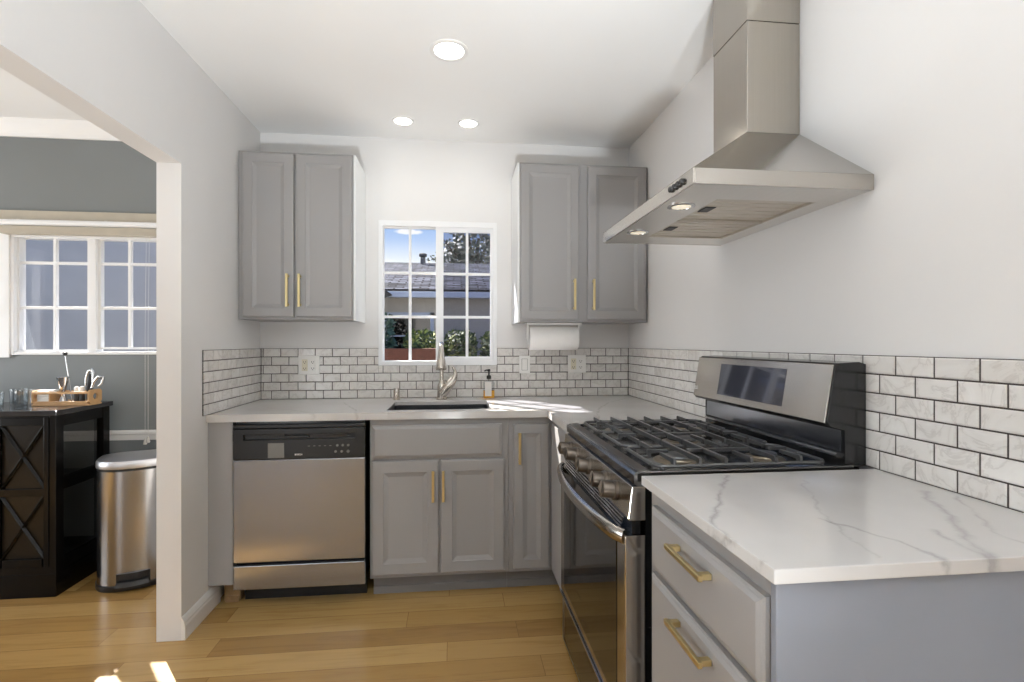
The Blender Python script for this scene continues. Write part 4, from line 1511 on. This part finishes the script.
# wooden caddy with bar things
TZ = BH
cy0, cy1 = 2.850, 2.945
cx0, cx1 = -2.178, -1.900
cd = thing('bar_caddy', 'small wooden caddy with handle holes on the bar cabinet', 'caddy', ((cx0 + cx1) / 2, (cy0 + cy1) / 2, TZ))
MB().box(cx0, cx1, cy0, cy1, TZ + 0.0005, TZ + 0.010, 0.002).build('tray', M_CADDY, cd)
for xx in (cx0, cx1 - 0.010):
    m = MB()
    # end board with a round hole
    n = 20
    zc_, yc_ = TZ + 0.046, (cy0 + cy1) / 2
    outer = []
    inner = []
    for k in range(n):
        t = 2 * PI * k / n
        c, s_ = math.cos(t), math.sin(t)
        q_ = max(abs(c), abs(s_))
        outer.append((yc_ + 0.0475 * c / q_, zc_ + 0.036 * s_ / q_))
        inner.append((yc_ + 0.019 * c, zc_ + 0.017 * s_))
    vs = [(xx, *p) for p in outer] + [(xx, *p) for p in inner] + [(xx + 0.010, *p) for p in outer] + [(xx + 0.010, *p) for p in inner]
    fs = []
    for k in range(n):
        k2 = (k + 1) % n
        fs += [(k, k2, n + k2, n + k), (2 * n + k, 3 * n + k, 3 * n + k2, 2 * n + k2), (k, 2 * n + k, 2 * n + k2, k2), (n + k, n + k2, 3 * n + k2, 3 * n + k)]
    m.quads(vs, fs)
    m.build('end_board', M_CADDY, cd)
m = MB()
for yy in (cy0, cy1 - 0.006):
    m.box(cx0 + 0.010, cx1 - 0.010, yy, yy + 0.006, TZ + 0.010, TZ + 0.024, 0.001).box(cx0 + 0.010, cx1 - 0.010, yy, yy + 0.006, TZ + 0.062, TZ + 0.074, 0.001)
m.box(cx0 + 0.078, cx0 + 0.083, cy0 + 0.006, cy1 - 0.006, TZ + 0.010, TZ + 0.070)
m.build('rails', M_CADDY, cd)
m = MB()
for k in range(6):
    m.box(cx0 + 0.016 + 0.001 * (k % 2), cx0 + 0.074, cy0 + 0.012, cy1 - 0.012, TZ + 0.011 + 0.0115 * k, TZ + 0.0222 + 0.0115 * k, 0.003)
o = m.build('napkin_stack', M_PAPER, None, at=(cx0 + 0.045, (cy0 + cy1) / 2, TZ + 0.011))
tag(o, 'stack of folded white paper napkins in the caddy', 'napkins')
jx, jy = -2.062, 2.90
o = MB().lathe((jx, jy, TZ + 0.0105), [(0.022, 0), (0.0225, 0.001), (0.010, 0.050), (0.009, 0.056), (0.010, 0.062), (0.028, 0.135), (0.029, 0.137), (0.027, 0.135), (0.011, 0.068), (0.0, 0.066)], 24, cap=False).build('jigger', M_CHROME, None, True, at=(jx, jy, TZ + 0.0105))
tag(o, 'flared steel jigger standing tall in the caddy', 'jigger')
sp = thing('bar_spoon', 'long steel bar spoon with dark ball tip leaning in the caddy', 'bar spoon', (-2.020, 2.905, TZ + 0.0105))
MB().tube([(-2.020, 2.905, TZ + 0.0125), (-2.038, 2.905, TZ + 0.15), (-2.054, 2.905, TZ + 0.262)], 0.0028, 8).build('shaft', M_CHROME, sp, True)
MB().lathe((-2.0555, 2.905, TZ + 0.272), [(0.001, -0.013), (0.009, -0.008), (0.011, 0), (0.009, 0.008), (0.001, 0.013)], 14).build('ball_tip', M_CANBLACK, sp, True)
for i, (xx, hgt, lb) in enumerate(((-1.985, 0.068, 'small dark bitters bottle with white cap nearer the jigger in the caddy'), (-1.958, 0.070, 'small dark bitters bottle with white cap nearer the black tools in the caddy'))):
    b = thing('bitters_bottle', lb, 'bottle', (xx, 2.885, TZ + 0.0105), 'bitters bottles in the caddy')
    MB().lathe((xx, 2.885, TZ + 0.0105), [(0.011, 0), (0.012, 0.002), (0.012, 0.045), (0.006, 0.054), (0.006, hgt)], 16).build('bottle', M_SLOT, b, True)
    MB().lathe((xx, 2.885, TZ + 0.0105 + hgt), [(0.0105, -0.012), (0.012, -0.004), (0.012, 0.012), (0.008, 0.018), (0.0, 0.019)], 16, cap=False).build('cap', M_PLASTIC, b, True)
# corkscrew and tongs
ck = thing('corkscrew', 'black and chrome winged corkscrew standing in the caddy', 'corkscrew', (-1.935, 2.895, TZ + 0.0105))
MB().tube([(-1.935, 2.895, TZ + 0.0115), (-1.933, 2.895, TZ + 0.10), (-1.925, 2.895, TZ + 0.165)], [0.008, 0.009, 0.007], 10).build('stem', M_CANBLACK, ck, True)
MB().tube([(-1.948, 2.895, TZ + 0.10), (-1.945, 2.893, TZ + 0.14), (-1.932, 2.893, TZ + 0.178), (-1.918, 2.893, TZ + 0.186), (-1.908, 2.893, TZ + 0.172), (-1.912, 2.893, TZ + 0.12)], [0.004, 0.006, 0.008, 0.009, 0.008, 0.005], 10).build('handle', M_CHROME, ck, True)
tn = thing('bottle_opener', 'chrome bottle opener with black grip leaning at the caddy right end', 'bottle opener', (-1.916, 2.885, TZ + 0.0105))
MB().tube([(-1.916, 2.885, TZ + 0.0115), (-1.912, 2.885, TZ + 0.09)], [0.008, 0.007], 10).build('grip', M_CANBLACK, tn, True)
MB().tube([(-1.912, 2.885, TZ + 0.088), (-1.898, 2.885, TZ + 0.125), (-1.878, 2.885, TZ + 0.150), (-1.856, 2.885, TZ + 0.145), (-1.860, 2.885, TZ + 0.115), (-1.878, 2.885, TZ + 0.098)], [0.006, 0.009, 0.010, 0.010, 0.007, 0.006], 10).build('head', M_CHROME, tn, True)
# tumblers
def tumbler(x, y, r, h, label):
    o_ = MB().lathe((x, y, TZ + 0.0004), [(r * 0.86, 0), (r * 0.9, 0.002), (r, h), (r * 0.94, h), (r * 0.84, 0.012), (0.0, 0.011)], 28, cap=False).build('tumbler', M_TUMBLER, None, True, at=(x, y, TZ))
    tag(o_, label, 'glass', 'clear tumblers on the bar cabinet')
    return o_
tumbler(-2.222, 2.86, 0.040, 0.085, 'clear glass tumbler right beside the wooden caddy')
tumbler(-2.300, 2.93, 0.038, 0.085, 'clear glass tumbler behind, second from the wooden caddy')
tumbler(-2.325, 2.82, 0.036, 0.075, 'clear glass tumbler farthest left on the bar cabinet')

# blinds pulled up over the dining window
bl = thing('window_blind', 'raised white and wood blind above the dining window', 'blind', (-2.05, D - 0.05, 1.86))
MB().box(-2.66, -1.40, D - 0.020, D - 0.001, 1.925, 1.990, 0.003).build('valance_board', M_BLINDWOOD, bl)
MB().tube([(-2.66, D - 0.050, 1.915), (-1.40, D - 0.050, 1.915)], 0.017, 14).build('head_rail', M_VINYL, bl, True)
for xx in (-2.40, -1.95, -1.50):
    MB().box(xx - 0.008, xx + 0.008, D - 0.050, D - 0.018, 1.908, 1.935, 0.001).build('bracket', M_CORD, bl)
m = MB()
for k in range(6):
    m.box(-2.48, -1.42, D - 0.062, D - 0.018, 1.852 + 0.0072 * k, 1.8585 + 0.0072 * k)
m.build('slat_stack', M_BLINDWOOD, bl)
for xx, zz in ((-1.738, 0.672), (-1.722, 0.682)):
    c = MB().tube([(xx + 0.006, D - 0.055, 1.86), (xx, D - 0.056, 1.3), (xx, D - 0.056, zz + 0.03)], 0.0009, 6).build('cord', M_CORD, bl)
    MB().lathe((xx, D - 0.056, zz), [(0.009, 0), (0.010, 0.006), (0.005, 0.028), (0.002, 0.034)], 12).build('tassel', M_CORD, c, True)
MB().tube([(-2.505, D - 0.06, 1.90), (-2.50, D - 0.062, 1.72), (-2.515, D - 0.062, 1.52), (-2.535, D - 0.062, 1.40)], 0.004, 8).build('wand', M_TOE, bl, True)

# outlet on the dining face of the left wall stub, seen edge-on
o = MB().box(XL - TH - 0.007, XL - TH - 0.0005, 2.255, 2.325, 0.635, 0.745, 0.003).build('cover_plate_edge', M_PLASTIC, None, at=(XL - TH, 2.29, 0.635))
o.name = 'outlet_plate'
tag(o, 'white outlet plate seen edge-on on the wall end by the trash can', 'outlet')

# ------------------------------------------------------------------ outside the windows
o = MB().box(-14, 14, 3.26, 40, -0.4, -0.3).build('ground', M_SOIL)
struct(o, 'bare garden ground outside the windows', 'ground')


def neighbor():
    h = thing('neighbor_house', 'grey stucco house with shingle roof outside the kitchen window', 'house', (0, 11, -0.3))
    MB().box(-9, 7, 9.25, 15.6, -0.3, 2.09).build('wall', M_STUCCO, h)
    # roof: a gable with its ridge along x
    e0, r0 = Vector((0, 9.0, 2.02)), Vector((0, 13.0, 3.335))
    n = 1
    m = MB()
    m.prism([(9.0, 2.10), (13.0, 3.20), (17.0, 2.10), (17.0, 2.17), (13.0, 3.272), (9.0, 2.17)], 'x', -9.5, 7.5)
    base = m.build('roof_deck', M_FLUE, h)
    L = (Vector((13.0, 3.28)) - Vector((9.0, 2.178))).length
    ang = math.atan2(3.28 - 2.178, 4.0)
    rf = MB().box(-9.5, 7.5, 0, L, 0, 0.02).build('shingles', M_SHINGLE, None)
    rf.parent = h
    rf.location = Vector((0, 9.0, 2.178)) - h.location
    rf.rotation_euler = (ang, 0, 0)
    MB().box(-9.5, 7.5, 8.90, 9.0, 2.045, 2.15, 0.01).build('gutter', M_FASCIA, h)
    # dark projecting gable at the left
    m = MB()
    m.prism([(-1.06, 2.08), (-1.70, 2.50), (-3.1, 2.50), (-3.1, 1.2), (-1.95, 1.75)], 'y', 8.0, 8.9)
    m.build('porch_gable', M_FLUE, h)
    MB().lathe((-0.765, 12.75, 3.12), [(0.075, 0), (0.060, 0.25), (0.060, 0.28), (0.10, 0.30), (0.10, 0.36), (0.05, 0.38)], 14).build('chimney_pipe', M_FLUE, h, True)
    f = MB()
    f.box(-1.25, -0.36, 9.20, 9.25, 1.74, 1.80).box(-1.25, -0.36, 9.20, 9.25, 0.9, 0.96).box(-0.42, -0.36, 9.20, 9.25, 0.9, 1.8).box(-1.25, -1.19, 9.20, 9.25, 0.9, 1.8)
    f.box(-0.80, -0.77, 9.22, 9.25, 0.95, 1.75).box(-1.2, -0.4, 9.22, 9.25, 1.36, 1.39)
    wf = f.build('window', M_FASCIA, h)
    MB().box(-1.2, -0.4, 9.235, 9.248, 0.95, 1.75).build('pane', M_BLACKGLASS, wf)


neighbor()


def leaves(c, rx, ry, rz, n, size, rng, pw=2):
    m = MB()
    for i in range(n):
        while True:
            p = Vector((rng.uniform(-1, 1), rng.uniform(-1, 1), rng.uniform(-1, 1)))
            if 0.25 < p.length and (abs(p.x) ** pw + abs(p.y) ** pw + abs(p.z) ** pw) < 1:
                break
        w = Vector((c[0] + p.x * rx, c[1] + p.y * ry, c[2] + p.z * rz))
        a = Vector((rng.gauss(0, 1), rng.gauss(0, 1), rng.gauss(0, 1))).normalized()
        b = a.orthogonal().normalized()
        s_ = size * rng.uniform(0.6, 1.3)
        a, b = a * s_, b * s_ * 0.55
        m.quads([w - a, w + b, w + a, w - b], [(0, 1, 2, 3)])
    return m


o = MB().box(-9.0, -2.35, 5.0, 5.14, -0.3, 2.75, 0.01).build('garden_screen_wall', M_SCREENWALL)
tag(o, 'tall blue-grey boarded wall outside the dining window', 'garden wall')
rng = random.Random(3)
for x, y, z, rx, ry, rz, n, mt, lab in (
        (-1.27, 8.15, 1.15, 0.34, 0.36, 0.62, 1500, M_LEAFDK, 'tall dark green bush at the far left of the kitchen window view'),
        (-0.515, 8.2, 1.03, 0.29, 0.35, 0.42, 1500, M_LEAF, 'yellow-green bush behind the brick planter, left of the window middle post'),
        (0.115, 8.2, 1.03, 0.27, 0.35, 0.42, 1400, M_LEAF, 'yellow-green bush just right of the window middle post'),
        (0.70, 8.25, 1.0, 0.26, 0.35, 0.44, 1400, M_LEAF, 'green bush at the right edge of the kitchen window view')):
    b = thing('garden_bush', lab, 'bush', (x, y, -0.3), 'bushes behind the brick planter')
    leaves((x, y, z), rx, ry, rz, n, 0.05, rng, 4).build('foliage', mt, b)
    m = MB()
    for k in range(5):
        a = 2 * PI * k / 5
        m.tube([(x + 0.03 * math.cos(a), y + 0.03 * math.sin(a), -0.3), (x + 0.12 * math.cos(a), y + 0.12 * math.sin(a), z), (x + rx * 0.5 * math.cos(a), y + ry * 0.5 * math.sin(a), z + rz * 0.5)], [0.02, 0.014, 0.006], 6)
    m.build('stems', M_BARK, b)
o = MB().box(-2.6, -0.26, 7.5, 7.72, -0.3, 1.165, 0.01).build('brick_planter_wall', M_BRICK)
tag(o, 'low red brick wall in front of the bushes outside', 'garden wall')
tr = thing('tree', 'leafy tree rising behind the neighboring roof', 'tree', (0.75, 18, -0.3))
m = MB()
m.tube([(0.75, 18, -0.3), (0.8, 18, 1.8), (0.7, 18, 3.4), (0.9, 18, 5.0)], [0.22, 0.18, 0.13, 0.05], 10)
for k in range(7):
    a = 2 * PI * k / 7
    m.tube([(0.75, 18, 2.4 + 0.2 * k), (0.75 + 0.6 * math.cos(a), 18 + 0.6 * math.sin(a), 3.4 + 0.2 * k), (0.75 + 1.3 * math.cos(a), 18 + 1.2 * math.sin(a), 4.1 + 0.2 * k)], [0.08, 0.05, 0.02], 6)
m.build('trunk', M_BARK, tr, True)
m = MB()
q = leaves((0.95, 18, 4.6), 1.15, 1.2, 1.5, 1500, 0.11, rng)
q.build('foliage', M_TREE, tr)
q = leaves((0.1, 18.2, 4.1), 0.75, 0.9, 0.95, 700, 0.10, rng)
q.build('foliage', M_TREE, tr)
q = leaves((-0.65, 17.8, 4.05), 0.28, 0.3, 0.32, 60, 0.08, rng)
q.build('foliage', M_TREE, tr)
